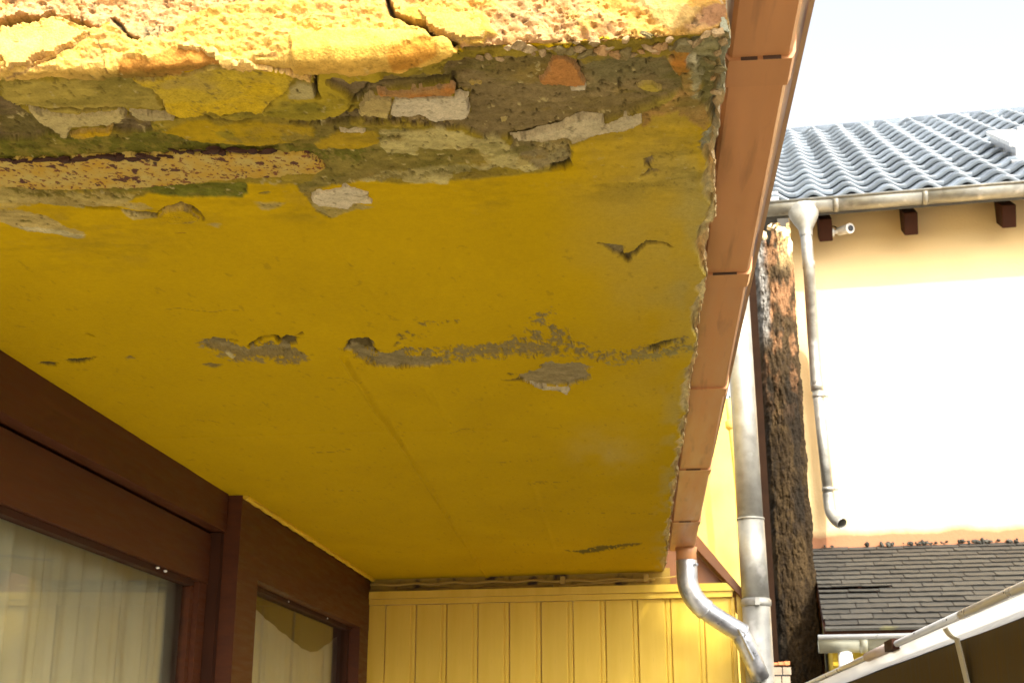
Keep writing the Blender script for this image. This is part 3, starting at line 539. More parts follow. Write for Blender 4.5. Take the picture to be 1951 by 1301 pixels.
# raised seams between the old boards
ridge(Cc([(630, 215), (700, 330), (790, 455), (860, 560), (950, 700), (1040, 840), (1115, 955)]), 0.0075, 0.0125)
ridge(Cc([(905, 315), (950, 385), (1000, 455)]), 0.009, 0.0034)
ridge(Cc([(1262, 630), (1300, 740), (1340, 860)]), 0.009, 0.0022)
ridge(Gg([(640, 470), (700, 545), (712, 560)]), 0.006, 0.0012)
ridge(Cc([(-100, 490), (300, 480), (700, 465), (1200, 460)]), 0.012, 0.0010)
ridge(Cc([(560, 850), (900, 850), (1400, 845)]), 0.012, 0.0008)
# faint bloom
bl = np.exp(-(((U+0.09)/0.10)**2+((V-2.42)/0.28)**2))*0.30*np.clip(0.6+fbm(U*14, V*6, 91, 3), 0, 1)
TONE = TONE*(1-bl[..., None])+np.array([0.50, 0.42, 0.24])*bl[..., None]
# darker brown tone towards the end wall
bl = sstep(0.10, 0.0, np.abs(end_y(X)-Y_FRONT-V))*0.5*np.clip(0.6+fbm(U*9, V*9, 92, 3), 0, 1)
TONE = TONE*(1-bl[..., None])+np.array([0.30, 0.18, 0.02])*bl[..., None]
# ---- broken right edge
wid = 0.006+0.026*np.clip(0.35+fbm(V*6+U*0, V*0+5.5, 93, 4), 0, 1)+0.006*fbm(U*60, V*26, 94, 3)
near = sstep(1.15, 0.55, (EX[:, None]-X)/wid)*(~is_side)*(S > -0.01)
chip = np.clip(0.60+0.9*fbm(U*55, V*22, 95, 4), 0, 1)
D -= near*(0.006+chip*0.012)
ec = np.array([0.60, 0.50, 0.33])+np.array([0.06, -0.04, -0.07])*sstep(-0.1, 0.4, fbm(U*20, V*5, 195, 3))[..., None]
ec = ec*(1+0.45*fbm(U*110, V*45, 196, 3))[..., None]
grey = sstep(0.9, 0.3, S)[..., None]*sstep(-0.1, 0.3, fbm(U*25, V*16, 197, 3))[..., None]; ec = ec*(1-grey)+np.array([0.36, 0.36, 0.33])*grey
nm = (near*0.92)[..., None]; TONE = TONE*(1-nm)+ec*nm
sidecol = np.array([0.58, 0.42, 0.28])*(1+0.35*fbm(U*24, V*8, 96, 4)[..., None])
gsh = sstep(0.6, 0.0, S)[..., None]*sstep(-0.3, 0.2, fbm(U*20, V*14, 97, 3))[..., None]
sidecol = sidecol*(1-gsh)+np.array([0.40, 0.40, 0.36])*gsh
TONE = np.where(is_side[..., None], sidecol, TONE)
D = np.where(is_side, -0.004+0.009*fbm(U*45, V*16, 98, 4)+0.004*fbm(U*120, V*60, 99, 3), D)
# ragged arris at the front right: crumbling mortar
cr_ = sstep(0.05, 0.0, np.abs(S))*sstep(-0.30, -0.18, X)*(~is_side)
D += cr_*(0.010*fbm(U*40, V*40, 110, 4)-0.004)
cl = sstep(0.05, 0.0, np.abs(S))*sstep(-0.16, -0.25, X)*(~is_side)
D += cl*(0.010*fbm(U*9, V*12, 111, 4)+0.004*fbm(U*45, V*45, 112, 3))

# plates thin out towards the arris
D = np.where((S < 0) & ~is_side, D*(0.45+0.55*sstep(0.001, -0.004, S)), D)
# positions
RA = 0.007
T_ = np.clip((S+RA)/(2*RA), 0, 1); ang = T_*math.pi/2
PY = np.where(S >= RA, Y_FRONT+S, np.where(S <= -RA, Y_FRONT, Y_FRONT+RA-RA*np.cos(ang)))
PZ = np.where(S >= RA, Z_SOF, np.where(S <= -RA, Z_SOF-S, Z_SOF+RA-RA*np.sin(ang)))
NYn = -np.cos(ang); NZn = -np.sin(ang); NXn = np.zeros_like(S)
phi = np.clip(WSIDE/0.02, 0, 1)*math.pi/2
soff = T_          # 1 on the soffit, 0 on the front
PX = X.copy()
PZ = PZ+WSIDE*soff; PY = PY+WSIDE*(1-soff)*0.02
NXn = np.sin(phi); NYn = NYn*np.cos(phi); NZn = NZn*np.cos(phi)
verts = np.stack([PX+NXn*D, PY+NYn*D, PZ+NZn*D], -1).reshape(-1, 3)
idx = np.arange(NS*NX).reshape(NS, NX)
quads = np.stack([idx[:-1, :-1], idx[1:, :-1], idx[1:, 1:], idx[:-1, 1:]], -1).reshape(-1, 4)
# cut the far end along the end wall
keep = (verts[quads].mean(1)[:, 1] < end_y(verts[quads].mean(1)[:, 0])+0.05)
quads = quads[keep]
def grid_mesh(name, v, q, tone, smooth=True, sharp=0):
    me = bpy.data.meshes.new(name)
    me.vertices.add(len(v)); me.vertices.foreach_set('co', np.asarray(v, np.float32).ravel())
    me.loops.add(len(q)*4); me.loops.foreach_set('vertex_index', np.asarray(q, np.int32).ravel())
    me.polygons.add(len(q)); me.polygons.foreach_set('loop_start', np.arange(0, len(q)*4, 4, dtype=np.int32))
    try: me.polygons.foreach_set('loop_total', np.full(len(q), 4, np.int32))
    except Exception: pass
    at = me.attributes.new('tone', 'FLOAT_COLOR', 'POINT')
    t3 = np.clip(tone[:, :3], 0.002, 0.95); al = tone[:, 3:4] if tone.shape[1] == 4 else np.ones((len(tone), 1))
    at.data.foreach_set('color', np.concatenate([t3, al], 1).astype(np.float32).ravel())
    me.update(calc_edges=True); me.validate()
    if smooth:
        me.shade_smooth()
        if sharp: me.set_sharp_from_angle(angle=R(sharp))
    return me
slab = thing('porch_slab', 'yellow painted concrete porch slab overhead with peeling plaster and crumbling front edge', 'porch roof')
TONE[..., 2] *= 0.78
isp = np.clip((TONE[..., 1]*0.55-TONE[..., 2])*6-0.15, 0, 1)*(S > 0.01)*(~is_side)
T4 = np.concatenate([TONE, (1-0.75*isp)[..., None]], -1)
link('plaster_skin', grid_mesh('plaster_skin', verts, quads, T4.reshape(-1, 4), True, 48), slab, M_PLASTER)
box('concrete_core', surf('bare_concrete', (0.22, 0.18, 0.12), (0.30, 0.26, 0.19), rough=0.95, bump=0.4), slab, X_LEFT-0.6, 0.112, Y_FRONT+0.04, 6.70, Z_SOF+0.045, Z_SOF+0.30, bevel=0)

# ---- loose plates and flakes of plaster, each a piece of its own
def slab_point(u, v, h):
    t = np.clip((v+RA)/(2*RA), 0, 1); a = t*math.pi/2
    y = np.where(v >= RA, Y_FRONT+v, np.where(v <= -RA, Y_FRONT, Y_FRONT+RA-RA*np.cos(a)))
    z = np.where(v >= RA, Z_SOF, np.where(v <= -RA, Z_SOF-v, Z_SOF+RA-RA*np.sin(a)))
    return np.stack([u, y-np.cos(a)*h, z-np.sin(a)*h], -1)
def flake(poly, col, thick=0.004, curl=0.0, curl_dir=(0, 1), step=0.0028, rag=0.006, freq=45, var=0.12, rough=0.0008, col2=None, name='plaster_flake', base=0.0):
    SEED[0] += 1; sd0 = SEED[0]; P = np.array(poly)
    u0, u1, v0, v1 = P[:, 0].min()-.01, P[:, 0].max()+.01, P[:, 1].min()-.01, P[:, 1].max()+.01
    stv = step*(1.0 if v1 < 0.6 else 1.8)
    uu, vv = np.meshgrid(np.arange(u0, u1, step), np.arange(v0, v1, stv)); ny, nx = uu.shape
    wu, wv = warp(uu, vv)
    sd = -(sd_poly(wu, wv, poly)+rag*fbm(uu*freq, vv*freq, sd0, 5, 0.65)+0.3*rag*fbm(uu*170, vv*140, sd0+11, 2, 0.7))
    g1, g0 = np.gradient(sd, stv, step); gl = np.sqrt(g0**2+g1**2)+1e-6
    out = (sd < 0) & (sd > -0.008); lim = 1.6*max(step, stv)
    mv = np.clip(np.where(out, -sd/gl, 0), 0, lim)
    inside = sd > 0; nbr = inside.copy()
    nbr[1:] |= inside[:-1]; nbr[:-1] |= inside[1:]; nb2 = nbr.copy(); nb2[:, 1:] |= nbr[:, :-1]; nb2[:, :-1] |= nbr[:, 1:]
    uu = uu+np.where(nb2, g0/gl*mv, 0); vv = vv+np.where(nb2, g1/gl*mv, 0)
    k = np.clip(((uu-u0)/(u1-u0+1e-9))*curl_dir[0]+((vv-v0)/(v1-v0+1e-9))*curl_dir[1], -1, 1)
    k = np.where(k < 0, 1+k, k)
    h = base-0.008+sstep(0.0, 0.0026, sd)*(thick+0.008+curl*k**2)+rough*fbm(uu*40, vv*40, sd0+2, 4)
    pos = slab_point(uu, vv, h).reshape(-1, 3)
    id_ = np.arange(ny*nx).reshape(ny, nx); q = np.stack([id_[:-1, :-1], id_[1:, :-1], id_[1:, 1:], id_[:-1, 1:]], -1).reshape(-1, 4)
    ok = nb2.ravel(); q = q[ok[q].all(1)]
    used = np.unique(q); remap = -np.ones(ny*nx, int); remap[used] = np.arange(len(used))
    c = np.asarray(col)*(1+var*fbm(uu*25, vv*25, sd0+4, 4)+0.1*fbm(uu*6, vv*6, sd0+6, 3))[..., None]
    if col2 is not None:
        m = sstep(-0.05, 0.25, fbm(uu*11, vv*14, sd0+8, 4))[..., None]; c = c*(1-m)+np.asarray(col2)*m
    if base < 0.002:
        m = (sstep(0.05, 0.5, fbm(uu*13, vv*20, sd0+21, 5, 0.6))*0.5)[..., None]; c = c*(1-m)+np.array([0.30, 0.225, 0.09])*m
        m = (sstep(0.40, 0.52, fbm(uu*110, vv*90, sd0+23, 3, 0.7))*0.6)[..., None]; c = c*(1-m)+np.array([0.10, 0.075, 0.035])*m
    rim = sstep(0.004, 0.0, sd)[..., None]; c = c*(1-rim*0.5)+np.array([0.46, 0.36, 0.2])*rim*0.5
    return link(name, grid_mesh(name, pos[used], remap[q], c.reshape(-1, 3)[used], True, 32), slab, M_PLASTER)
flake(A([(120, 550), (250, 565), (400, 580), (590, 565), (640, 578), (662, 602), (560, 622), (470, 632), (380, 642), (362, 682), (330, 692), (280, 652), (200, 612)]), (0.47, 0.38, 0.155), 0.005, 0.006)
flake(A([(660, 562), (870, 582), (900, 592), (850, 602), (760, 607), (700, 597)]), (0.44, 0.36, 0.16), 0.006, 0.006)
flake(A([(690, 405), (960, 378), (1200, 338), (1380, 352), (1480, 356), (1540, 400), (1490, 450), (1420, 520), (1370, 570), (1330, 580), (1250, 562), (1150, 590), (1080, 562), (1000, 590), (900, 592), (850, 562), (770, 460)]), (0.56, 0.385, 0.018), 0.004, 0.002, col2=(0.50, 0.36, 0.03), rough=0.0015)
flake(A([(350, 690), (450, 670), (580, 660), (560, 690), (430, 712)]), (0.50, 0.31, 0.01), 0.003, 0.004)
flake(B([(360, 455), (710, 448), (718, 520), (690, 550), (570, 570), (500, 545), (440, 545), (355, 545)]), WHITE, 0.0025, 0.001, base=-0.001)
flake(B([(195, 490), (250, 442), (365, 458), (356, 545), (200, 525)]), (0.48, 0.37, 0.13), 0.004, 0.0, base=-0.001, col2=(0.46, 0.27, 0.02))
flake(B([(250, 425), (370, 430), (500, 415), (632, 400), (638, 442), (380, 453), (300, 440)]), ORANGE, 0.004, 0.001, base=-0.001)
flake(B([(1110, 292), (1200, 302), (1210, 340), (1240, 375), (1240, 412), (1180, 422), (1050, 415), (1035, 405), (1090, 350)]), (0.47, 0.215, 0.06), 0.003, 0.002, base=-0.008)
flake(B([(1150, 424), (1245, 412), (1250, 430), (1180, 442)]), WHITE, 0.003, 0.003, base=-0.008)
flake(B([(1470, 442), (1510, 405), (1560, 400), (1612, 432), (1590, 456), (1520, 446)]), (0.42, 0.32, 0.05), 0.003, 0.002, base=-0.008)
flake(B([(685, 410), (760, 408), (770, 416), (700, 425)]), (0.46, 0.32, 0.05), 0.003, base=-0.009)
flake(B([(845, 575), (890, 568), (895, 582), (855, 588)]), (0.48, 0.38, 0.12), 0.003, base=-0.009, rag=0.003)
flake(B([(900, 652), (1000, 632), (1130, 592), (1250, 552), (1340, 556), (1350, 577), (1440, 547), (1525, 532), (1525, 572), (1480, 597), (1350, 627), (1250, 652), (1190, 672), (1170, 642), (1050, 662)]), WHITE*np.array([.92, .9, .8]), 0.004, 0.003, base=-0.003)
flake(A([(1605, 1022), (1640, 985), (1780, 957), (1900, 990), (1922, 1040), (1820, 1036), (1812, 1070), (1650, 1056), (1612, 1042)]), WHITE, 0.004, 0.003)
flake(B([(95, 602), (250, 607), (230, 618), (130, 622)]), CREAM, 0.004, 0.003, base=-0.003)
flake(Cc([(1240, 294), (1300, 306), (1350, 310), (1395, 312), (1382, 332), (1345, 318), (1290, 312)]), WHITE, 0.004, 0.012, step=0.004)
flake(Ff([(1412, 700), (1500, 640), (1620, 628), (1690, 655), (1760, 720), (1700, 760), (1500, 770)]), PAINT, 0.006, -0.004, curl_dir=(0, 1), rag=0.003, rough=0.0004)
# plates along the sunlit front face
flake(Dd([(1390, 395), (1500, 345), (1650, 415), (1800, 470), (2100, 490), (2300, 520), (2420, 560), (2440, 620), (2300, 555), (2000, 515), (1820, 500), (1600, 450)]), LIME*1.03, 0.009, 0.001, base=0.003, rag=0.009, rough=0.005, var=0.3)
flake(Dd([(20, 250), (300, 205), (520, 165), (700, 250), (540, 360), (420, 440), (240, 520), (60, 560), (0, 450)]), LIME*np.array([1, .95, .9]), 0.008, 0.0, base=0.003, rag=0.009, rough=0.005, var=0.3)
flake(Ee([(20, 70), (250, 75), (440, 115), (505, 215), (430, 262), (310, 262), (150, 190)]), (0.47, 0.285, 0.07), 0.007, 0.001, base=0.003, rag=0.009, rough=0.005, var=0.3)

# stones of the crumbling concrete along the front right arris
def stone(u, v, r, col, h=0.004):
    bm = bmesh.new(); bmesh.ops.create_icosphere(bm, subdivisions=2, radius=1.0)
    sx, sy, sz = r*random.uniform(.9, 1.5), r*random.uniform(.7, 1.0), r*random.uniform(.5, .8); ph = random.uniform(0, 6)
    for w in bm.verts:
        k = 1+0.22*math.sin(3*w.co.x+ph)+0.20*math.sin(4*w.co.y+2*ph)+0.16*math.sin(5*w.co.z+3*ph)+0.10*math.sin(9*w.co.x+7*w.co.z+ph)
        w.co = Vector((w.co.x*sx*k, w.co.y*sy*k, w.co.z*sz*k))
    bmesh.ops.rotate(bm, verts=bm.verts, cent=(0, 0, 0), matrix=Matrix.Rotation(random.uniform(-.7, .7), 3, 'Y'))
    me = bpy.data.meshes.new('aggregate_stone'); bm.to_mesh(me); bm.free(); me.shade_smooth()
    at = me.attributes.new('tone', 'FLOAT_COLOR', 'POINT')
    at.data.foreach_set('color', np.tile(np.array([*col, 1.0], np.float32), len(me.vertices)))
    me.set_sharp_from_angle(angle=R(40)); o = link('aggregate_stone', me, slab, M_PLASTER); p = slab_point(np.array([u]), np.array([v]), np.array([h]))[0]; o.location = p
    return o
SC = [(0.36, 0.26, 0.13), (0.30, 0.21, 0.10), (0.22, 0.17, 0.07), (0.40, 0.24, 0.10), (0.19, 0.155, 0.07), (0.44, 0.31, 0.16)]
for (cx, cy, r) in [(590, 295, .010), (650, 280, .016), (705, 300, .012), (745, 330, .012), (800, 325, .013), (850, 300, .010), (905, 300, .014), (960, 310, .015), (1010, 300, .010), (1060, 330, .014), (1095, 335, .012), (1150, 310, .013), (1200, 300, .010),
                    (1230, 330, .012), (1300, 330, .013), (1345, 335, .011), (1390, 320, .012), (1440, 300, .010), (1490, 300, .013), (1520, 290, .010), (1570, 300, .011), (1640, 280, .016), (1690, 275, .013), (1735, 255, .010), (1300, 245, .009), (1420, 205, .009),
                    (1110, 262, .010), (1000, 260, .008), (1560, 250, .009), (470, 345, .011), (540, 365, .010), (420, 355, .009), (1780, 215, .012), (1850, 190, .010), (1880, 260, .012), (1850, 330, .012), (1800, 380, .010), (1870, 420, .012), (1820, 480, .009), (1840, 560, .010)]:
    u, v = on_slab(780+cx/3.1468, cy/3.1468); stone(u, v, r*random.uniform(.40, .75), random.choice(SC), h=-0.002)

# rusty steel beam exposed in the soffit
beam = link('steel_beam', None, slab)
bp_ = A([(-90, 832), (0, 828), (300, 815), (500, 808), (900, 790), (1400, 780), (1600, 790), (1680, 840), (1690, 862), (1660, 885), (1500, 908), (1000, 948), (700, 968), (300, 985), (0, 965), (-90, 962)])
b_low = flake(bp_, (0.5, 0.34, 0.1), 0.002, 0.0, rag=0.009, rough=0.0012, name='flange'); b_low.parent = beam
b_low.data.materials.clear(); b_low.data.materials.append(M_RUST)
for (x, y, r) in [(x, 826-0.026*x+random.uniform(-9, 9), random.uniform(.006, .013)) for x in list(range(10, 900, 36))]+[(x, 778+random.uniform(-8, 8), random.uniform(.006, .012)) for x in range(900, 1420, 41)]:
    u, v = on_slab(x/2.7097, y/2.7097); o = stone(u, v, r*0.62, (0.05, 0.02, 0.01), 0.002); o.name = 'rust_scale'; o.parent = beam; o.data.materials.clear(); o.data.materials.append(M_RUST_DARK); o.scale = (random.uniform(1.0, 1.9), random.uniform(.7, 1.2), 0.7)

# ------------------------------------------------------------------ box gutter along the slab's right side
gut = thing('box_gutter', 'terracotta brown plastic box gutter running along the broken right edge of the slab', 'gutter')
GX0, GX1 = 0.151, 0.243
def gz(y): return 2.575-0.004*(y-1.5)
def gx(y): return 0.0045*(y-1.5)
def gxl(y): return -0.0022*(y-1.5)
def gutter_sweep(name, prof, y0, y1, mat, parent, n=8, g=0.0):
    ys = np.linspace(y0, y1, n); v = []; f = []; k = len(prof)
    for y in ys:
        for (px, pz) in prof: v.append((px+(gx(y) if px > 0.2 else gxl(y)), y, gz(y)+pz))
    for i in range(n-1):
        for j in range(k-1): f.append((i*k+j, i*k+j+1, (i+1)*k+j+1, (i+1)*k+j))
    for i in (0, n-1):
        f.append(tuple(i*k+j for j in range(k)))
    bm = bmesh.new(); bv = [bm.verts.new(p) for p in v]
    for q in f: bm.faces.new([bv[i] for i in q])
    # closing strip
    for i in range(n-1): bm.faces.new((bv[i*k+k-1], bv[i*k], bv[(i+1)*k], bv[(i+1)*k+k-1]))
    return finish(name, bm, mat, parent)
def gprof(d):
    o = [(GX0-d, 0.085+d), (GX0-d, 0.006), (GX0-d+0.006, -d), (GX1+d-0.006, -d), (GX1+d, 0.006), (GX1+d+0.006, 0.072), (GX1+d+0.008, 0.086+d)]
    return o+[(x, z) for x, z in [(GX1+0.002, 0.086+d), (GX1-0.006, 0.010), (GX0+0.006, 0.010), (GX0+0.006, 0.085+d)]]
cuts = [0.4, 1.705, 2.585, 3.465, 4.505, 5.54, 6.36]
for a, b in zip(cuts[:-1], cuts[1:]): gutter_sweep('channel', gprof(0), a+0.001, b-0.001, M_GUTTER, gut)
for y in cuts[1:-1]:
    gutter_sweep('union_sleeve', gprof(0.005), y-0.004, y+0.075, M_GUTTER, gut, 2)
    for q0, q1 in ((0.018, 0.042), (0.050, 0.076)) if y < 2 else ((0.02, 0.07),):
        if y != cuts[3]: box('dirt_line', M_GUTTER_DIRT, gut, GX0+q0, GX0+q1, y-0.0050-0.001*(q0 > .03), y-0.0038, gz(y)-0.0052, gz(y)+0.001, bevel=0)
yo = 6.27
tube('outlet_spout', M_GUTTER, gut, [(0.222, yo, gz(yo)+0.002), (0.222, yo, gz(yo)-0.02), (0.222, yo, gz(yo)-0.085)], [0.053, 0.049, 0.049], 24)
# tan board behind and above the gutter (roof edge)
box('fascia_board', M_FASCIA, thing('roof_edge_board', 'tan timber board showing along the outer side of the terracotta gutter', 'board'), 0.268, 0.276, 0.35, 6.40, 2.64, 2.69, bevel=0.002)

# ------------------------------------------------------------------ timber window front on the left
WX = -1.464
wf = thing('window_front', 'dark brown timber window front under the yellow slab', 'window')
box('head_beam', M_WOOD, wf, WX-0.10, WX, 1.9, 4.475, 2.363, 2.512, 0.004)
box('post', M_WOOD, wf, WX-0.10, -1.418, 4.495, 4.745, 0.0, 2.514, 0.004)
box('jamb', M_WOOD_DARK, wf, WX-0.12, WX-0.012, 4.46, 4.4945, 0.0, 2.36, 0.002)
sash = link('sash', None, wf)
box('top_rail', M_WOOD, sash, WX-0.105, WX-0.045, 1.9, 4.452, 2.178, 2.352, 0.004)
box('right_stile', M_WOOD, sash, WX-0.105, WX-0.048, 4.37, 4.450, 0.1, 2.177, 0.004)
box('bead', M_WOOD_DARK, sash, WX-0.095, WX-0.060, 1.9, 4.349, 2.158, 2.1775, 0.003)
box('bead', M_WOOD, sash, WX-0.095, WX-0.066, 4.335, 4.3695, 0.1, 2.157, 0.003)
box('glass_pane', M_GLASS, sash, WX-0.086, WX-0.082, 1.9, 4.336, 0.12, 2.160, 0)
fx = link('fixed_light', None, wf)
box('top_rail', M_WOOD, fx, WX-0.06, -1.428, 4.746, 6.90, 2.232, 2.512, 0.004)
box('right_stile', M_WOOD, fx, WX-0.06, -1.430, 6.62, 6.90, 0.1, 2.231, 0.004)
box('bead', M_WOOD_DARK, fx, WX-0.055, WX-0.012, 4.746, 6.6195, 2.214, 2.2315, 0.003)
box('bead', M_WOOD_DARK, fx, WX-0.055, WX-0.020, 6.585, 6.6195, 0.1, 2.2135, 0.003)
box('glass_pane', M_GLASS, fx, WX-0.040, WX-0.036, 4.74, 6.59, 0.12, 2.216, 0)
for y, z in ((3.98, 2.172), (4.05, 2.171), (5.4, 2.226), (6.1, 2.227)):
    bm = bmesh.new(); bmesh.ops.create_icosphere(bm, subdivisions=2, radius=0.006)
    o = finish('plaster_crumb', bm, M_WHITE, wf, True); o.location = (WX-0.052 if y < 4.5 else WX-0.014, y, z-0.002); o.scale = (1, 1.5, .7)
# yellow fillet where the slab meets the timber
fl = []
for y in np.linspace(4.50, 6.84, 60): fl.append((-1.412+0.002*math.sin(y*31)+0.0015*math.sin(y*83), y, 2.4965+0.0015*math.sin(y*47)))
tube('paint_fillet', surf('thick_yellow_paint', (0.62, 0.40, 0.01), (0.68, 0.45, 0.02), rough=0.5, bump=0.2), slab, fl, 0.011, 8)
# dark room behind the panes
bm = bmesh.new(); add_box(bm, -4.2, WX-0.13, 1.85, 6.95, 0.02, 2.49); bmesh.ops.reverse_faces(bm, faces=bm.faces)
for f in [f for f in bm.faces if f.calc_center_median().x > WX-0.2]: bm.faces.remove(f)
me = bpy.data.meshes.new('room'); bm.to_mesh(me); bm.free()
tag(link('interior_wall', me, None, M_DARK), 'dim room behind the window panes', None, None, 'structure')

def curtain(name, label, y0, y1, ztop, z0, x, amp, freq, seed, mat=M_CURTAIN, right=None):
    ny, nz = 260, 50; v = []; f = []
    ys = np.linspace(y0, y1, ny)
    ph = 6.0*fbm(ys*2.0, ys*0+seed, seed, 3); am = amp*(0.75+0.6*fbm(ys*3.0, ys*0+seed+4, seed+1, 3))
    for j in range(nz):
        t = j/(nz-1)
        for i, y in enumerate(ys):
            zt = ztop(y); z = zt+(z0-zt)*t
            yy = y+0.03*math.sin(3*z+seed)*t
            w = am[i]*(math.sin(freq*yy+ph[i])+0.45*math.sin(2.3*freq*yy+1.7*ph[i]+z))
            v.append((x+w*(0.6+0.4*t), yy+(0.02*(right(z) if right else 0))*0, z))
    for j in range(nz-1):
        for i in range(ny-1): f.append((j*ny+i, j*ny+i+1, (j+1)*ny+i+1, (j+1)*ny+i))
    return tag(pydata(name, v, f, mat, None, True), label, 'curtain', 'net curtains behind the panes')
curtain('net_curtain', 'pleated net curtain filling the large left pane', 1.95, 4.62, lambda y: 2.30, 0.15, WX-0.18, 0.030, 42, 3)
def swag(y):
    return float(np.interp(y, [4.6, 5.20, 5.302, 5.633, 6.102, 6.25, 6.41, 6.60, 6.80], [2.30, 2.20, 2.183, 2.139, 2.086, 2.082, 2.098, 2.15, 2.20]))
curtain('net_curtain', 'drooping cream curtain with a sagging top edge behind the narrow right pane', 4.75, 6.80, swag, 0.15, WX-0.125, 0.008, 30, 9)

# ------------------------------------------------------------------ boarded end wall
def EM(): return Matrix.Translation((0.13, 6.68, 0)) @ Matrix.Rotation(-R(6), 4, 'Z')
ew = thing('boarded_wall', 'yellow painted vertical board wall closing the end of the porch', 'wall')
ew.matrix_world = EM()
LX0, LX1 = -1.62, 0.342
bw = 0.166
bx = LX0+0.145
box('corner_strip', M_BOARD, ew, LX0, bx-0.003, -0.016, 0.03, 0, 2.362, 0.003)
def board_mesh(w):
    # tongue and groove: flat face, then a stepped bead on the right edge
    prof = [(0, 0.03), (0, -0.004), (0.003, -0.010), (w-0.034, -0.010), (w-0.030, -0.004), (w-0.027, -0.004), (w-0.023, -0.009), (w-0.008, -0.009), (w-0.004, -0.003), (w-0.004, 0.03)]
    bm = bmesh.new(); add_prism(bm, prof, 2.362); bmesh.ops.recalc_face_normals(bm, faces=bm.faces)
    me = bpy.data.meshes.new('board'); bm.to_mesh(me); bm.free(); me.materials.append(M_BOARD); return me
bmesh_full = board_mesh(bw)
k = 0
while bx < LX1-0.02:
    w = min(bw, LX1-bx); o = link('board', bmesh_full if w > bw-0.001 else board_mesh(w), ew); o.location = (bx, 0.0015*math.sin(k*2.1), 0); bx += bw; k += 1
box('cap_rail', M_BOARD, ew, LX0, LX1-0.012, -0.030, 0.03, 2.364, 2.392, 0.003)
box('cap_moulding', M_BOARD, ew, LX0, LX1+0.004, -0.040, 0.03, 2.3935, 2.432, 0.004)
box('corner_strip', M_BOARD, ew, LX1+0.006, LX1+0.040, -0.006, 0.40, 0, 2.40, 0.003)
bk = surf('shadow_gap_board', (0.32, 0.20, 0.03), (0.46, 0.30, 0.04), rough=0.8, scale=14, bump=0.3, c3=(0.07, 0.04, 0.02), t3=(0.52, 0.64), s3=11)
box('gap_board', bk, ew, LX0, 0.02, 0.002, 0.03, 2.4335, 2.52, 0)
cp = [(LX0+0.02+i*0.0309, -0.012+0.003*math.sin(i*1.1), 2.470+0.004*math.sin(i*.9)+(0.006 if i > 40 else 0)-0.0008*max(0, i-30)) for i in range(51)]
tube('cable', M_CABLE, ew, cp, 0.007, 8)
cp2 = [(-0.55+i*0.026, -0.02, 2.438+0.0014*i+0.002*math.sin(i*1.7)) for i in range(25)]
tube('cable', M_CABLE, ew, cp2, 0.0045, 8)
for x in (-0.53, -0.10): box('cable_clip', M_CABLE, ew, x-0.012, x+0.012, -0.024, 0.0, 2.45, 2.488, 0.003)
gun = surf('foam_gap_filler', (0.13, 0.08, 0.02), (0.32, 0.20, 0.03), rough=0.9, bump=0.4)
v = []
fp = [(LX0+0.05+i*0.03, -0.022, 2.440-0.010*max(0, math.sin(i*0.45))*(1 if i < 24 else 0.3)) for i in range(34)]
tube('gap_filler', gun, ew, fp, [0.006+0.005*abs(math.sin(i*0.8)) for i in range(34)], 8)

# ------------------------------------------------------------------ zinc downpipe from the gutter
dp = thing('zinc_downpipe', 'shiny zinc swan neck pipe below the gutter outlet', 'pipe')
rz = 0.049
p1 = bezier_pts([(0.222, 6.27, 2.497), (0.222, 6.27, 2.44), (0.225, 6.275, 2.385), (0.243, 6.285, 2.335), (0.275, 6.30, 2.292), (0.302, 6.315, 2.270)], 6)
tube('upper_bend', M_ZINC, dp, p1, [rz+0.001]*len(p1), 28)
p2 = bezier_pts([(0.299, 6.313, 2.2725), (0.340, 6.335, 2.243), (0.400, 6.37, 2.208), (0.450, 6.40, 2.182), (0.478, 6.415, 2.165)], 6)
tube('lower_bend', M_ZINC, dp, p2, [rz-0.0022]*len(p2), 28)
p3 = [(0.455, 6.40, 2.185), (0.487, 6.425, 2.130), (0.535, 6.47, 2.025), (0.56, 6.50, 1.965)]
tube('branch_pipe', M_ZINC, dp, p3, [rz-0.004]*4, 28)
tube('seam_ring', M_ZINC, dp, [p1[-2], p1[-1]], [rz+0.003]*2, 28)
tube('seam_ring', M_ZINC, dp, [p2[-3], p2[-1]], [rz+0.001]*2, 28)
tube('rim_clip', M_ZINC, dp, [(0.258, 6.235, 2.475), (0.270, 6.222, 2.470)], 0.007, 10)
bm = bmesh.new(); dv = (Vector(p3[2])-Vector(p3[0])).normalized()
mm = Matrix.Translation(Vector(p3[0])+Vector((0.0, -0.052, 0.0))) @ dv.to_track_quat('Z', 'Y').to_matrix().to_4x4()
add_box(bm, -0.006, 0.006, -0.006, 0.006, 0.0, 0.17, mm); finish('folded_seam', bm, M_ZINC, dp, bevel=0.002)

# ------------------------------------------------------------------ standing grey pipe
sp = thing('standing_pipe', 'thick weathered grey metal pipe standing upright right of the boarded wall', 'pipe')
sx, sy, sr = 0.563, 6.55, 0.067
tube('upper_pipe', M_ZINC_OLD, sp, [(sx-0.004, sy, 2.735), (sx-0.006, sy, 3.3), (sx-0.010, sy, 4.15)], sr-0.003, 32)
tube('middle_pipe', M_ZINC_OLD, sp, [(sx, sy, 2.34), (sx-0.004, sy, 2.74)], sr, 32)
tube('joint_ring', M_ZINC_OLD, sp, [(sx-0.004, sy, 2.733), (sx-0.004, sy, 2.742)], sr+0.003, 32)
tube('lower_pipe', M_ZINC_OLD, sp, [(sx, sy, 0.0), (sx, sy, 2.345)], sr+0.002, 32)
tube('collar', M_ZINC_OLD, sp, [(sx, sy, 2.305), (sx, sy, 2.312), (sx, sy, 2.335), (sx, sy, 2.342)], [sr+0.003, sr+0.008, sr+0.008, sr+0.003], 32)
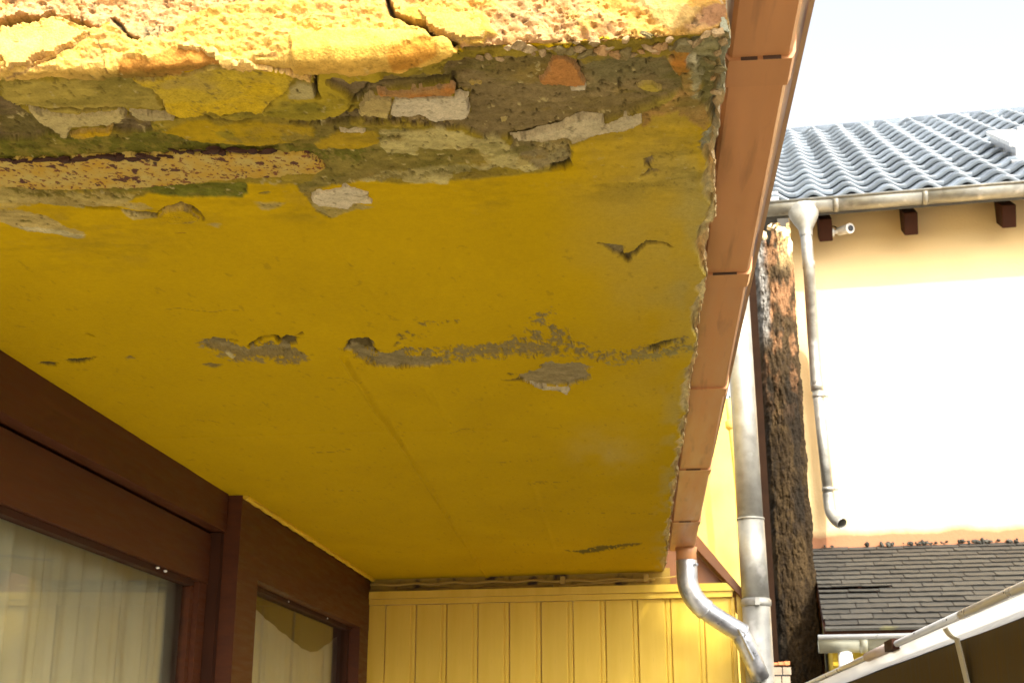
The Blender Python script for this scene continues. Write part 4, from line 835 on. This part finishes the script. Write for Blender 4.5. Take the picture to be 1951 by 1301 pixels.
box('collar_lug', M_ZINC_OLD, sp, sx-0.012, sx+0.012, sy-0.088, sy-0.066, 2.306, 2.341, 0.004)

# ------------------------------------------------------------------ rear of the yellow house, small verge roof, pole
hs_ = thing('yellow_house', 'sunlit yellow rendered house wall behind the terracotta gutter end', 'house')
box('rear_wall', M_YELLOW, hs_, -0.3, 0.565, 7.30, 7.55, 0, 3.55, 0.01)
box('upper_storey', M_YELLOW, hs_, -6.0, -1.60, 1.75, 7.0, 2.81, 5.2, 0.0)
vb = thing('verge_roof', 'dark brown sloping verge board below the gutter outlet', 'roof edge')
bm = bmesh.new(); Mx = Matrix.Translation((0, 7.20, 0)) @ Matrix.Rotation(R(90), 4, 'X')
add_prism(bm, [(0.20, 2.735), (0.245, 2.735), (0.515, 2.385), (0.515, 2.335), (0.20, 2.70)], 0.60, Mx); finish('roof_board', bm, surf('red_brown_verge', (0.13, 0.045, 0.008), (0.18, 0.065, 0.013), rough=0.6, bump=0.1), vb, bevel=0.003)
bm = bmesh.new(); Mx = Matrix.Translation((0, 6.70, 0)) @ Matrix.Rotation(R(90), 4, 'X')
add_prism(bm, [(0.10, 2.42), (0.10, 2.70), (0.20, 2.692), (0.505, 2.338), (0.42, 2.42)], 0.012, Mx)
finish('gable_panel', bm, surf('brown_orange_board', (0.20, 0.075, 0.018), (0.26, 0.10, 0.025), rough=0.55, scale=5, bump=0.1), vb)
pole = thing('yellow_pole', 'thin yellow painted pole with a knob beside the standing pipe', 'pole')
tube('shaft', M_YELLOW, pole, [(0.540, 7.05, 1.2), (0.549, 7.05, 2.4), (0.545, 7.05, 3.0), (0.525, 7.05, 3.36), (0.518, 7.05, 3.5)], 0.017, 12)
tube('knob', M_YELLOW, pole, [(0.526, 7.05, 3.325), (0.525, 7.05, 3.335), (0.523, 7.05, 3.37), (0.522, 7.05, 3.38)], [0.02, 0.03, 0.03, 0.02], 12)

# ------------------------------------------------------------------ neighbouring house (local frame: u along the facade, v into depth)
HM = Matrix.Translation((1.36, 10.4, 0)) @ Matrix.Rotation(-R(6), 4, 'Z')
nb = thing('neighbour_house', 'cream neighbouring house with grey wavy tiled roof and brown rafter ends', 'house'); nb.matrix_world = HM
box('facade_wall', M_FACADE, nb, 0, 7.0, 0, 0.35, 0, 6.15, 0.008)
bm = bmesh.new(); add_prism(bm, [(0.352, 0), (11.2, 0), (11.2, 6.1), (5.68, 9.35), (0.352, 6.15)], 0.3, Matrix(((0, 0, 1, 0), (1, 0, 0, 0), (0, 1, 0, 0), (0, 0, 0, 1))))
finish('gable_wall', bm, surf('grey_render', (0.30, 0.26, 0.20), (0.40, 0.35, 0.27), rough=0.9, bump=0.4), nb)
SL = math.atan(0.602); CS, SN = math.cos(SL), math.sin(SL)
EV, EZ = -0.455, 5.912                      # eave line of the roof plane
roof = link('roof', None, nb)
RL = (5.62-EV)/CS
RM = Matrix.Translation((0, EV, EZ)) @ Matrix.Rotation(SL, 4, 'X')      # roof plane: x=u, y up the slope, z out
roof.matrix_local = RM
M_BATTEN = surf('roof_underlay', (0.10, 0.10, 0.10), (0.15, 0.15, 0.15), rough=0.9)
box('roof_deck', M_BATTEN, roof, -0.28, 7.2, 0.03, RL, -0.11, -0.045, 0)
box('back_slope', M_BATTEN, nb, -0.28, 7.2, 0, RL, -0.11, -0.05, 0, Matrix.Translation((0, 5.62+5.62-EV, EZ)) @ Matrix.Rotation(math.pi, 4, 'Z') @ Matrix.Translation((-6.92, 0, 0)) @ Matrix.Rotation(SL, 4, 'X'))
TW, TC = 0.300, 0.405
def tile_verts(tilt=0.052):
    n = 16; L_ = TC+0.05; prof = []
    for i in range(n+1):
        t = i/n; h = 0.062*(0.5-0.5*math.cos(2*math.pi*((t+0.08) % 1.0)))**1.5
        prof.append((t*(TW+0.012), h))
    v, f = [], []
    rows = [(0.0, 0.036, 0), (0.012, 0.044, 0), (L_*0.5, 0.020, 0), (L_, -0.010, 0)]
    for (y, z, _) in rows:
        for (x, h) in prof: v.append((x, y, z+h))
    for (x, h) in prof: v.append((x, 0.004, 0.006+h))
    k = n+1
    for r in range(3):
        for i in range(n): f.append((r*k+i, r*k+i+1, (r+1)*k+i+1, (r+1)*k+i))
    for i in range(n): f.append((4*k+i, 4*k+i+1, i+1, i))
    return v, f
tv, tf = tile_verts()
tmesh = bpy.data.meshes.new('roof_tile'); tmesh.from_pydata(tv, [], tf); tmesh.update(); tmesh.shade_smooth(); tmesh.materials.append(M_TILE)
NR = int(RL/TC)
far_v, far_f = [], []; count = 0
for r in range(NR):
    for c in range(25):
        u = -0.24+c*TW
        umax = 2.12+(3.75-2.12)*r/NR; umin = -0.30+0.45*(r/NR)
        y = 0.0+r*TC
        if umin-TW <= u <= umax and count < 300:
            o = link('roof_tile', tmesh, roof); o.location = (u+random.uniform(-.002, .002), y+random.uniform(-.004, .004), random.uniform(-.0015, .0015)); o.rotation_euler = (random.uniform(-.006, .006), 0, random.uniform(-.004, .004)); count += 1
        else:
            b0 = len(far_v); far_v += [(p[0]+u, p[1]+y, p[2]) for p in tv]; far_f += [tuple(i+b0 for i in q) for q in tf]
o = pydata('roof_tile_field', far_v, far_f, M_TILE, roof, True); o['kind'] = 'stuff'
# ridge caps
RIDGE_V, RIDGE_Z = 5.62, EZ+RL*SN
for i in range(18):
    u = -0.30+i*0.40
    o = tube('ridge_tile', M_TILE, roof, [(u, RL-0.02, -0.035), (u+0.36, RL-0.02, -0.033), (u+0.42, RL-0.02, -0.032)], [0.095, 0.098, 0.100], 16)
# verge tile at the left end
box('verge_flashing', M_WHITE, roof, -0.20, -0.085, -0.02, 0.36, 0.035, 0.075, 0.006)
# roof hatch
ht = link('roof_hatch', None, roof)
HX0, HY0 = 2.03, 1.42
box('hatch_frame', M_ZINC_PAINT, ht, HX0, HX0+0.75, HY0, HY0+1.25, 0.02, 0.16, 0.01)
box('hatch_cover', M_WHITE, ht, HX0-0.03, HX0+0.22, HY0+0.10, HY0+1.30, 0.161, 0.20, 0.008)
box('hatch_cover', M_WHITE, ht, HX0+0.26, HX0+0.80, HY0+0.05, HY0+1.30, 0.161, 0.215, 0.008)
box('hatch_apron', M_ZINC_PAINT, ht, HX0-0.08, HX0+0.95, HY0-0.25, HY0-0.005, 0.035, 0.075, 0.006)
box('hatch_step', M_WOOD_DARK, ht, HX0+0.22, HX0+0.70, HY0-0.28, HY0-0.03, 0.076, 0.14, 0.01)
# rafter ends
for u in (0.225, 0.905, 1.665, 2.42, 3.17, 3.92):
    bm = bmesh.new(); add_box(bm, 0, 0.108, 0.0, 0.75, -0.185, 0.0)
    Mr = Matrix.Translation((u, -0.31, EZ-0.09)) @ Matrix.Rotation(SL, 4, 'X')
    bmesh.ops.transform(bm, matrix=Mr, verts=bm.verts)
    finish('rafter_end', bm, M_WOOD_DARK, nb, bevel=0.005)

# zinc gutter of the neighbouring house
ng = thing('eaves_gutter', 'half round zinc gutter along the eave of the tiled roof', 'gutter'); ng.matrix_world = HM
def half_round(name, mat, parent, x0, x1, cy, cz, r, th=0.003, n=18, sag=0.0, bead=0.010, full=180):
    v, f = [], []; k = n+1
    for x in (x0, x1):
        for rr in (r, r-th):
            for i in range(k):
                a = math.pi+math.radians(full)*i/n; v.append((x, cy+rr*math.cos(a), cz+rr*math.sin(a)))
    for i in range(n):
        f += [(i, i+1, 2*k+i+1, 2*k+i), (k+i, 3*k+i, 3*k+i+1, k+i+1), (i, k+i, k+i+1, i+1), (2*k+i, 2*k+i+1, 3*k+i+1, 3*k+i)]
    o = pydata(name, v, f, mat, parent, True)
    return o
GR = 0.082; GCY, GCZ = -0.47, 5.905
segs = [-0.30, 0.345, 1.04, 1.815, 2.6, 3.4, 4.2, 7.1]
for a, b in zip(segs[:-1], segs[1:]): half_round('channel', M_ZINC_OLD, ng, a+0.001, b-0.001, GCY, GCZ, GR)
tube('front_bead', M_ZINC_OLD, ng, [(-0.30, GCY-GR-0.004, GCZ+0.004), (7.1, GCY-GR-0.004, GCZ+0.004)], 0.011, 12)
for u in segs[1:-1]: half_round('joint_band', M_ZINC_OLD, ng, u-0.004, u+0.036, GCY, GCZ, GR+0.004, 0.004)
hp = thing('zinc_drainpipe', 'slim grey drainpipe with funnel outlet ending in a curved shoe on the cream facade', 'pipe'); hp.matrix_world = HM
HU = 0.112
bm = bmesh.new(); rings = [(5.895, 0.135, 0.086), (5.83, 0.128, 0.084), (5.78, 0.112, 0.078), (5.73, 0.086, 0.066), (5.68, 0.056, 0.052), (5.62, 0.050, 0.048)]
prev = None
for (z, rx, ry) in rings:
    ring = [bm.verts.new((HU-0.012*(z-5.62)/0.27+rx*math.cos(2*math.pi*i/28), GCY-0.004+ry*math.sin(2*math.pi*i/28), z)) for i in range(28)]
    if prev:
        for i in range(28): bm.faces.new((prev[i], prev[(i+1) % 28], ring[(i+1) % 28], ring[i]))
    prev = ring
finish('funnel', bm, M_ZINC_OLD, hp, True)
tube('upper_pipe', M_ZINC_OLD, hp, bezier_pts([(HU, GCY, 5.66), (HU, GCY, 5.50), (HU+0.002, GCY+0.03, 5.30), (HU+0.004, -0.20, 4.95), (HU+0.006, -0.13, 4.75), (HU+0.006, -0.115, 4.45)], 6), 0.046, 22)
tube('pipe_sleeve', M_ZINC_OLD, hp, [(HU+0.002, GCY+0.008, 5.40), (HU+0.002, GCY+0.018, 5.345)], 0.050, 22)
tube('lower_pipe', M_ZINC_OLD, hp, [(HU+0.010, -0.112, 4.47), (HU+0.035, -0.112, 3.56)], 0.043, 22)
tube('pipe_sleeve', M_ZINC_OLD, hp, [(HU+0.008, -0.112, 4.50), (HU+0.008, -0.112, 4.42)], 0.050, 22)
for z in (4.36, 3.60):
    tube('pipe_clip', M_ZINC_OLD, hp, [(HU+0.012+(4.4-z)*0.027, -0.112, z), (HU+0.012+(4.4-z)*0.027, -0.112, z+0.025)], 0.0475, 22)
    tube('clip_screw', M_ZINC_OLD, hp, [(HU+0.055+(4.4-z)*0.027, -0.115, z+0.012), (HU+0.090+(4.4-z)*0.027, -0.115, z+0.012)], 0.010, 10)
shp = bezier_pts([(HU+0.034, -0.112, 3.58), (HU+0.036, -0.113, 3.50), (HU+0.045, -0.135, 3.42), (HU+0.075, -0.185, 3.355), (HU+0.115, -0.235, 3.315)], 7)
v, f = tube_data(shp, 0.0455, 22, False); n0 = len(v)
v2, f2 = tube_data(shp, 0.0425, 22, False); f += [tuple(i+n0 for i in q[::-1]) for q in f2]; v += v2
e0 = (len(shp)-1)*22
f += [(e0+i, e0+(i+1) % 22, n0+e0+(i+1) % 22, n0+e0+i) for i in range(22)]
pydata('shoe', v, f, M_ZINC_OLD, hp, True)
# security camera under the eave
sc_ = thing('security_camera', 'small white bullet camera beside the leftmost brown rafter end', 'camera'); sc_.matrix_world = HM
tube('wall_plate', M_WHITE, sc_, [(0.332, -0.22, 5.735), (0.348, -0.22, 5.735)], 0.034, 18)
tube('arm', M_WHITE, sc_, [(0.345, -0.22, 5.735), (0.385, -0.23, 5.74), (0.405, -0.24, 5.745)], 0.016, 12)
tube('body', M_WHITE, sc_, [(0.385, -0.20, 5.748), (0.390, -0.205, 5.748), (0.450, -0.285, 5.730), (0.468, -0.312, 5.724)], [0.030, 0.036, 0.038, 0.038], 22)
tube('hood', M_WHITE, sc_, [(0.458, -0.296, 5.7275), (0.474, -0.318, 5.7225)], [0.042, 0.042], 22)
tube('lens', M_BLACK, sc_, [(0.4735, -0.3175, 5.7228), (0.4765, -0.322, 5.7218)], [0.026, 0.026], 18)
tube('cable', M_BLACK, sc_, bezier_pts([(0.375, -0.215, 5.76), (0.36, -0.21, 5.79), (0.33, -0.20, 5.80)], 4), 0.005, 6)
# white conduit on the house corner
tube('conduit', surf('white_conduit', (0.62, 0.57, 0.48), (0.70, 0.66, 0.56), rough=0.5), thing('corner_conduit', 'thin white cable conduit running down the corner of the cream house', 'conduit'),
     [HM @ Vector(p) for p in bezier_pts([(-0.045, -0.03, 5.80), (-0.030, -0.03, 5.5), (-0.022, -0.03, 5.0), (-0.018, -0.035, 4.4), (-0.022, -0.03, 3.8), (-0.020, -0.03, 3.17)], 6)], 0.013, 10)

# ------------------------------------------------------------------ lean-to with slate roof
lt = thing('lean_to', 'ochre lean-to against the cream house with a low grey slate roof', 'shed'); lt.matrix_world = HM
LV, LZ0, LZ1 = -1.93, 2.385, 3.165
ls = math.atan2(LZ1-LZ0, -LV); LL = math.hypot(LZ1-LZ0, LV)
bm = bmesh.new(); add_prism(bm, [(0, 0), (-1.80, 0), (-1.80, LZ0-0.04), (-0.002, LZ1-0.09), (-0.002, 0)][1:], 5.0, Matrix(((0, 0, 1, 0.03), (1, 0, 0, 0), (0, 1, 0, 0), (0, 0, 0, 1))))
finish('wall', bm, M_OCHRE, lt)
lroof = link('roof', None, lt); lroof.matrix_local = Matrix.Translation((0, LV, LZ0)) @ Matrix.Rotation(ls, 4, 'X')
box('roof_deck', M_WOOD_DARK, lroof, -0.015, 5.1, -0.03, LL, -0.06, -0.012, 0)
NCOURSE = 17; ch = LL/NCOURSE; sw = 0.205
def slate_mesh(w, seed):
    rnd = random.Random(seed); n = 5; v = []
    L_ = ch+0.05
    for (y, z) in ((0, 0.012), (L_, -0.002)):
        for i in range(n+1):
            j = rnd.uniform(-.003, .003) if y == 0 else 0; v.append((w*i/n, y+j, z+(rnd.uniform(-.001, .003) if y == 0 else 0)))
    for i in range(n+1): v.append((w*i/n, v[i][1]+0.001, v[i][2]-0.007))
    f = [(i, i+1, n+2+i, n+1+i) for i in range(n)]+[(2*(n+1)+i, 2*(n+1)+i+1, i+1, i) for i in range(n)]
    f += [(0, n+1, 2*(n+1)), (n, 3*(n+1)-1, 2*n+1)]
    me = bpy.data.meshes.new('slate'); me.from_pydata(v, [], f); me.update(); me.materials.append(M_SLATE); return me
slm = [slate_mesh(sw-0.005, s) for s in range(8)]
fv, ff = [], []; cnt = 0
for r in range(NCOURSE):
    off = (r % 3)*0.085+random.uniform(-.02, .02)
    for c in range(-1, 26):
        u = c*sw+off; y = r*ch
        if u < -0.20: continue
        me = slm[random.randrange(8)]
        if u < 2.35 and cnt < 290:
            w0 = 0
            o = link('slate', me, lroof); cnt += 1
            if u < -0.012: o.scale = ((u+sw+0.012)/sw, 1, 1); u = -0.012
            o.location = (u, y+random.uniform(-.004, .004), random.uniform(0, .002)); o.rotation_euler = (random.uniform(-.012, .018), random.uniform(-.008, .008), random.uniform(-.006, .006))
            if r in (6, 7) and c <= 1: o.rotation_euler[0] = -0.10; o.location.z += 0.012
        else:
            b0 = len(fv); fv += [(p.co.x+u, p.co.y+y, p.co.z) for p in me.vertices]; ff += [tuple(i+b0 for i in q.vertices) for q in me.polygons]
o = pydata('slate_field', fv, ff, M_SLATE, lroof); o['kind'] = 'stuff'
box('eave_strip', M_SLATE, lroof, -0.01, 5.1, -0.055, -0.004, -0.011, 0.004, 0.002)
bm = bmesh.new()
for i in range(420):
    u = random.random()**0.6*5.0; y = LL-random.uniform(0.0, 0.05)-0.02*random.random(); s = random.uniform(.006, .022)
    Mq = Matrix.Translation((u, y, 0.02+random.uniform(0, .012))) @ Matrix.Rotation(random.uniform(0, 6), 4, Vector((random.random(), random.random(), 1)).normalized()) @ Matrix.Diagonal((s*1.6, s, s*.8, 1))
    bmesh.ops.create_icosphere(bm, subdivisions=1, radius=1.0, matrix=Mq)
o = finish('moss_crust', bm, M_MOSS, lroof); o['kind'] = 'stuff'
tube('corner_lath', surf('pale_lath', (0.50, 0.46, 0.30), (0.58, 0.53, 0.36), rough=0.7), lt, [(-0.028, -0.02, 3.16), (-0.028, -0.62, 2.90)], 0.014, 8)
lg = thing('lean_to_gutter', 'dull greenish zinc gutter below the slate roof', 'gutter'); lg.matrix_world = HM
M_GUT2 = surf('dull_green_zinc', (0.36, 0.36, 0.28), (0.48, 0.48, 0.38), rough=0.5, metal=0.4, scale=10, bump=0.1)
for a, b in ((-0.06, 0.20), (0.20, 1.6), (1.6, 5.1)): half_round('channel', M_GUT2, lg, a+.001, b-.001, LV-0.10, 2.300, 0.085)
tube('front_bead', M_ZINC_PAINT, lg, [(-0.06, LV-0.10-0.088, 2.305), (5.1, LV-0.10-0.088, 2.305)], 0.016, 12)
half_round('joint_band', M_GUT2, lg, 0.19, 0.235, LV-0.10, 2.300, 0.089)
tube('outlet', M_WHITE, lg, [(0.10, LV-0.10, 2.22), (0.10, LV-0.10, 2.10), (0.10, LV-0.10, 1.6)], 0.045, 16)

# ------------------------------------------------------------------ rough dark wall end between the houses
wallend = thing('rough_wall_end', 'dark rough stone wall end with crumbling plaster between the two houses', 'wall')
WE = [(0.965, 9.50), (1.245, 9.46)]
nz_, nx_ = 520, 90
zz = np.linspace(0.9, 5.56, nz_); uu_ = np.linspace(0, 1, nx_)
Uw, Zw = np.meshgrid(uu_, zz)
wrap = 0.9
# path in plan: left side, front face, right side
pl = np.array([(0.955, 10.6), (0.955, 9.62), (0.985, 9.50), (1.10, 9.46), (1.235, 9.48), (1.258, 9.60), (1.262, 10.36)]); cum = np.array([0, 0.16, 0.24, 0.52, 0.84, 0.92, 1.0])
PXw = np.interp(Uw, cum, pl[:, 0]); PYw = np.interp(Uw, cum, pl[:, 1])
nxn = np.interp(Uw, [0, .16, .24, .52, .84, .92, 1], [-1, -1, -.7, 0, .7, 1, 1]); nyn = -np.sqrt(np.clip(1-nxn**2, 0, 1))
lump = fbm(Uw*5, Zw*5, 201, 4)*0.5+fbm(Uw*16, Zw*14, 202, 4)
vor = fbm(Uw*26, Zw*22, 203, 3, 0.7)
dep = 0.014*lump+0.008*vor+0.006*fbm(Uw*60, Zw*45, 204, 3, 0.7)-0.014*sstep(0.25, 0.5, fbm(Uw*26, Zw*20, 205, 3))
flare = 0.03*sstep(3.5, 0.9, Zw)
PXw = PXw+nxn*(dep+flare)+0.0*Zw; PYw = PYw+nyn*dep
tw = np.empty(Uw.shape+(3,)); tw[:] = (0.055, 0.036, 0.018)
m = sstep(-0.1, 0.5, fbm(Uw*6, Zw*3, 206, 4))[..., None]; tw = tw*(1-m)+np.array([0.090, 0.058, 0.026])*m
m = sstep(0.05, 0.4, fbm(Uw*7+4, Zw*2.4, 207, 4))[..., None]*0.8; tw = tw*(1-m)+np.array([0.026, 0.021, 0.015])*m
m = (sstep(3.9, 4.5, Zw)*sstep(-0.2, 0.3, fbm(Uw*8, Zw*7, 208, 4)))[..., None]; tw = tw*(1-m)+np.array([0.22, 0.115, 0.055])*m
m = (sstep(4.5, 4.75, Zw)*sstep(0.42, 0.32, Uw+0.05*fbm(Zw*9, Uw*9, 209, 4)))[..., None]; tw = tw*(1-m)+np.array([0.22, 0.205, 0.18])*m
m = (sstep(5.1, 5.35, Zw)*sstep(0.55, 0.65, Uw+0.08*fbm(Zw*9, Uw*9, 210, 4)))[..., None]; tw = tw*(1-m)+np.array([0.42, 0.29, 0.13])*m
m = sstep(0.22, 0.45, fbm(Uw*20, Zw*26, 205, 3))[..., None]*0.7; tw = tw*(1-m)+np.array([0.04, 0.028, 0.018])*m
tw *= (1+0.35*vor)[..., None]; tw *= (0.55+0.45*sstep(3.6, 4.9, Zw+0.5*fbm(Uw*4, Zw*3, 215, 3)))[..., None]  # lower part darkened in the colour, as if shaded
topcut = 5.56-0.25*np.clip(fbm(uu_*7, uu_*0+2, 212, 4), -.6, 1)-0.10*np.abs(uu_-0.55)
Zp = np.minimum(Zw, topcut[None, :])
pv = np.stack([PXw, PYw, Zp], -1).reshape(-1, 3); ii = np.arange(nz_*nx_).reshape(nz_, nx_)
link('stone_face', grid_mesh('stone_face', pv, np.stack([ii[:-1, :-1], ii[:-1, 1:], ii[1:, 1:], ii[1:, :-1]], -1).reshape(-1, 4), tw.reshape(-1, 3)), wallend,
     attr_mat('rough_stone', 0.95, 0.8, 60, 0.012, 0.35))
box('core', M_WOOD_DARK, wallend, 1.0, 1.22, 9.56, 10.3, 0, 5.30, 0)
box('edge_board', surf('blackened_timber', (0.014, 0.007, 0.004), (0.026, 0.013, 0.007), rough=0.95, spec=0.05), wallend, 0.880, 0.945, 9.42, 9.46, 0.8, 5.25, 0.004)
for i, (u, z, w, h, a) in enumerate([(1.20, 5.47, .055, .09, .2), (1.10, 5.53, .05, .05, -.1), (1.225, 5.36, .035, .14, .05), (1.155, 5.50, .05, .06, -.3), (1.04, 5.46, .03, .07, .15)]):
    bm = bmesh.new(); bmesh.ops.create_icosphere(bm, subdivisions=2, radius=1.0)
    for w_ in bm.verts: w_.co *= 1+0.25*math.sin(5*w_.co.x+i)*math.cos(4*w_.co.z+2*i)
    o = finish('plaster_lump', bm, surf('cream_plaster_lump', (0.60, 0.46, 0.26), (0.72, 0.58, 0.36), rough=0.9, bump=0.4) if i == 0 else bpy.data.materials['cream_plaster_lump'], wallend, False)
    o.location = (u, 9.49, z); o.scale = (w*.8, .03, h*.6); o.rotation_euler = (0, a, 0)

# small capped brick stack at the foot
st = thing('chimney_stack', 'small pale brick stack with an orange clay cap near the bottom edge', 'chimney')
st.location = (0.87, 8.6, 0)
for r in range(4):
    for c in range(2):
        box('brick', M_BRICKSTACK, st, -0.055+c*0.057+0.008*(r % 2), -0.055+c*0.057+0.050+0.008*(r % 2), -0.05, 0.05, 1.93+r*0.056, 1.93+r*0.056+0.046, 0.010)
box('stack_core', M_BLACK, st, -0.045, 0.045, -0.04, 0.04, 0, 2.14, 0)
for c in range(3): box('clay_cap', M_ORANGE, st, -0.055+c*0.038, -0.055+c*0.038+0.034, -0.055, 0.055, 2.157, 2.172+0.004*c, 0.004)

# ------------------------------------------------------------------ near gutter at the lower right
fg = thing('near_gutter', 'translucent pale half round gutter with grey bead crossing the lower right corner', 'gutter')
FR = 0.038; FX = 0.806+FR; FZ = 1.938
M_NEAR = surf('pale_gutter_plastic', (0.74, 0.72, 0.66), (0.80, 0.78, 0.72), rough=0.4, scale=3, bump=0.04, bscale=30, bdist=0.002)
v, f = [], []; n = 28
ysn = np.linspace(1.6, 8.2, 40)
for y in ysn:
    for i in range(n+1):
        a = math.pi+math.pi*i/n; wv = 0.0015*math.sin(2.3*y)+0.001*math.sin(6.1*y)
        v.append((FX+(FR+wv*math.sin(a))*math.cos(a), y, FZ+(FR+wv)*math.sin(a)))
for j in range(len(ysn)-1):
    for i in range(n): f.append((j*(n+1)+i, j*(n+1)+i+1, (j+1)*(n+1)+i+1, (j+1)*(n+1)+i))
_N, _L = M_NEAR.node_tree.nodes, M_NEAR.node_tree.links
_t = _N.new('ShaderNodeBsdfTranslucent'); _t.inputs[0].default_value = (0.85, 0.84, 0.80, 1); _m = _N.new('ShaderNodeMixShader'); _m.inputs[0].default_value = 0.5
_L.new(_N['Principled BSDF'].outputs[0], _m.inputs[1]); _L.new(_t.outputs[0], _m.inputs[2]); _L.new(_m.outputs[0], _N['Material Output'].inputs[0])
pydata('channel', v, f, M_NEAR, fg, True)
tube('front_bead', M_ZINC_PAINT, fg, [(FX-FR-0.006, y, FZ+0.004+0.0015*math.sin(3*y)) for y in (1.6, 3.40)], 0.0115, 16)
tube('front_bead', M_ZINC_PAINT, fg, [(FX-FR-0.006, y, FZ+0.004) for y in (3.401, 8.2)], 0.0105, 16)
tube('bracket_hook', surf('bracket_clip_paint', (0.52, 0.42, 0.38), (0.58, 0.48, 0.43), rough=0.5), fg, [(FX-FR-0.006, 4.42, FZ+0.004), (FX-FR-0.006, 4.86, FZ+0.004)], 0.0155, 14)
box('hook_nose', M_WOOD_DARK, fg, FX-FR-0.022, FX-FR+0.006, 4.28, 4.415, FZ-0.012, FZ+0.020, 0.004)
for y, dz in ((3.35, .002), (3.52, -.001), (3.95, .002), (2.95, 0)):
    bm = bmesh.new(); bmesh.ops.create_icosphere(bm, subdivisions=1, radius=0.0025); o = finish('dirt_speck', bm, M_BLACK, fg, True); o.location = (FX-FR-0.0165, y, FZ+0.004+dz)
def strap(y):
    pth = [(FX-FR-0.003, FZ-0.012)]+[(FX+(FR+0.003)*math.cos(math.pi+q), FZ+(FR+0.003)*math.sin(math.pi+q)) for q in np.linspace(0.25, 1.25, 8)]+[(FX-0.006, FZ-FR-0.05), (FX+0.006, FZ-FR-0.14), (FX+0.012, FZ-FR-0.30)]
    v, f = [], []
    for (x, z) in pth: v += [(x, y-0.022, z), (x, y+0.022, z), (x+0.004, y+0.022, z+0.002), (x+0.004, y-0.022, z+0.002)]
    for i in range(len(pth)-1):
        for k in range(4): f.append((4*i+k, 4*i+(k+1) % 4, 4*i+4+(k+1) % 4, 4*i+4+k))
    return pydata('bracket_strap', v, f, surf('pale_strap', (0.40, 0.36, 0.26), (0.48, 0.44, 0.33), rough=0.6), fg)
strap(3.62)
shed = thing('near_shed', 'dark brown timber shed wall below the near gutter at the lower right', 'shed')
M_SHED = surf('dark_brown_shed_timber', (0.056, 0.033, 0.006), (0.092, 0.056, 0.012), spec=0.15, rough=0.8, scale=9, stretch=(1, 4, 0.3), bump=0.15)
box('wall', M_SHED, shed, FX+0.015, 3.2, 1.5, 8.1, 0, 1.90, 0)
box('roof', M_BATTEN, shed, 0, 2.4, 0, 6.6, -0.02, 0.02, 0, Matrix.Translation((FX+0.028, 1.55, 1.960)) @ Matrix.Rotation(-R(4), 4, 'Y'))

# ------------------------------------------------------------------ green tree far behind, and an added one out of view
def tree(x, y, h, label, seed):
    rnd = random.Random(seed); t = thing('leafy_tree', label, 'tree'); t.location = (x, y, 0)
    tube('trunk', M_BARK, t, [(0, 0, 0), (0.05, 0.02, h*.35), (0.0, 0.05, h*.7)], [0.14, 0.10, 0.04], 10)
    v, f = [], []
    for i in range(5200):
        th = rnd.uniform(0, 6.28); ph = math.acos(rnd.uniform(-1, 1)); rr = 1.25*rnd.random()**.45*(1+.3*math.sin(3*th+seed)*math.sin(4*ph))
        c = Vector((1.2*rr*math.sin(ph)*math.cos(th), 1.2*rr*math.sin(ph)*math.sin(th), h*.72+1.35*rr*math.cos(ph)))
        a = Vector((rnd.gauss(0, 1), rnd.gauss(0, 1), rnd.gauss(0, 1))).normalized(); b = a.orthogonal().normalized(); s = rnd.uniform(.035, .07)
        i0 = len(v); v += [c-a*s, c+b*s*.5, c+a*s, c-b*s*.5]; f.append((i0, i0+1, i0+2, i0+3))
    pydata('crown', v, f, M_LEAF, t)
tree(3.4, 1.7, 8.4, 'unseen tree added right of the porch to soften the sunlight', 12)  # out of view, added to soften the sun on the boarded wall
tree(0.75, 17.0, 6.0, 'green leafy tree just visible between the gutter and the standing pipe', 4)
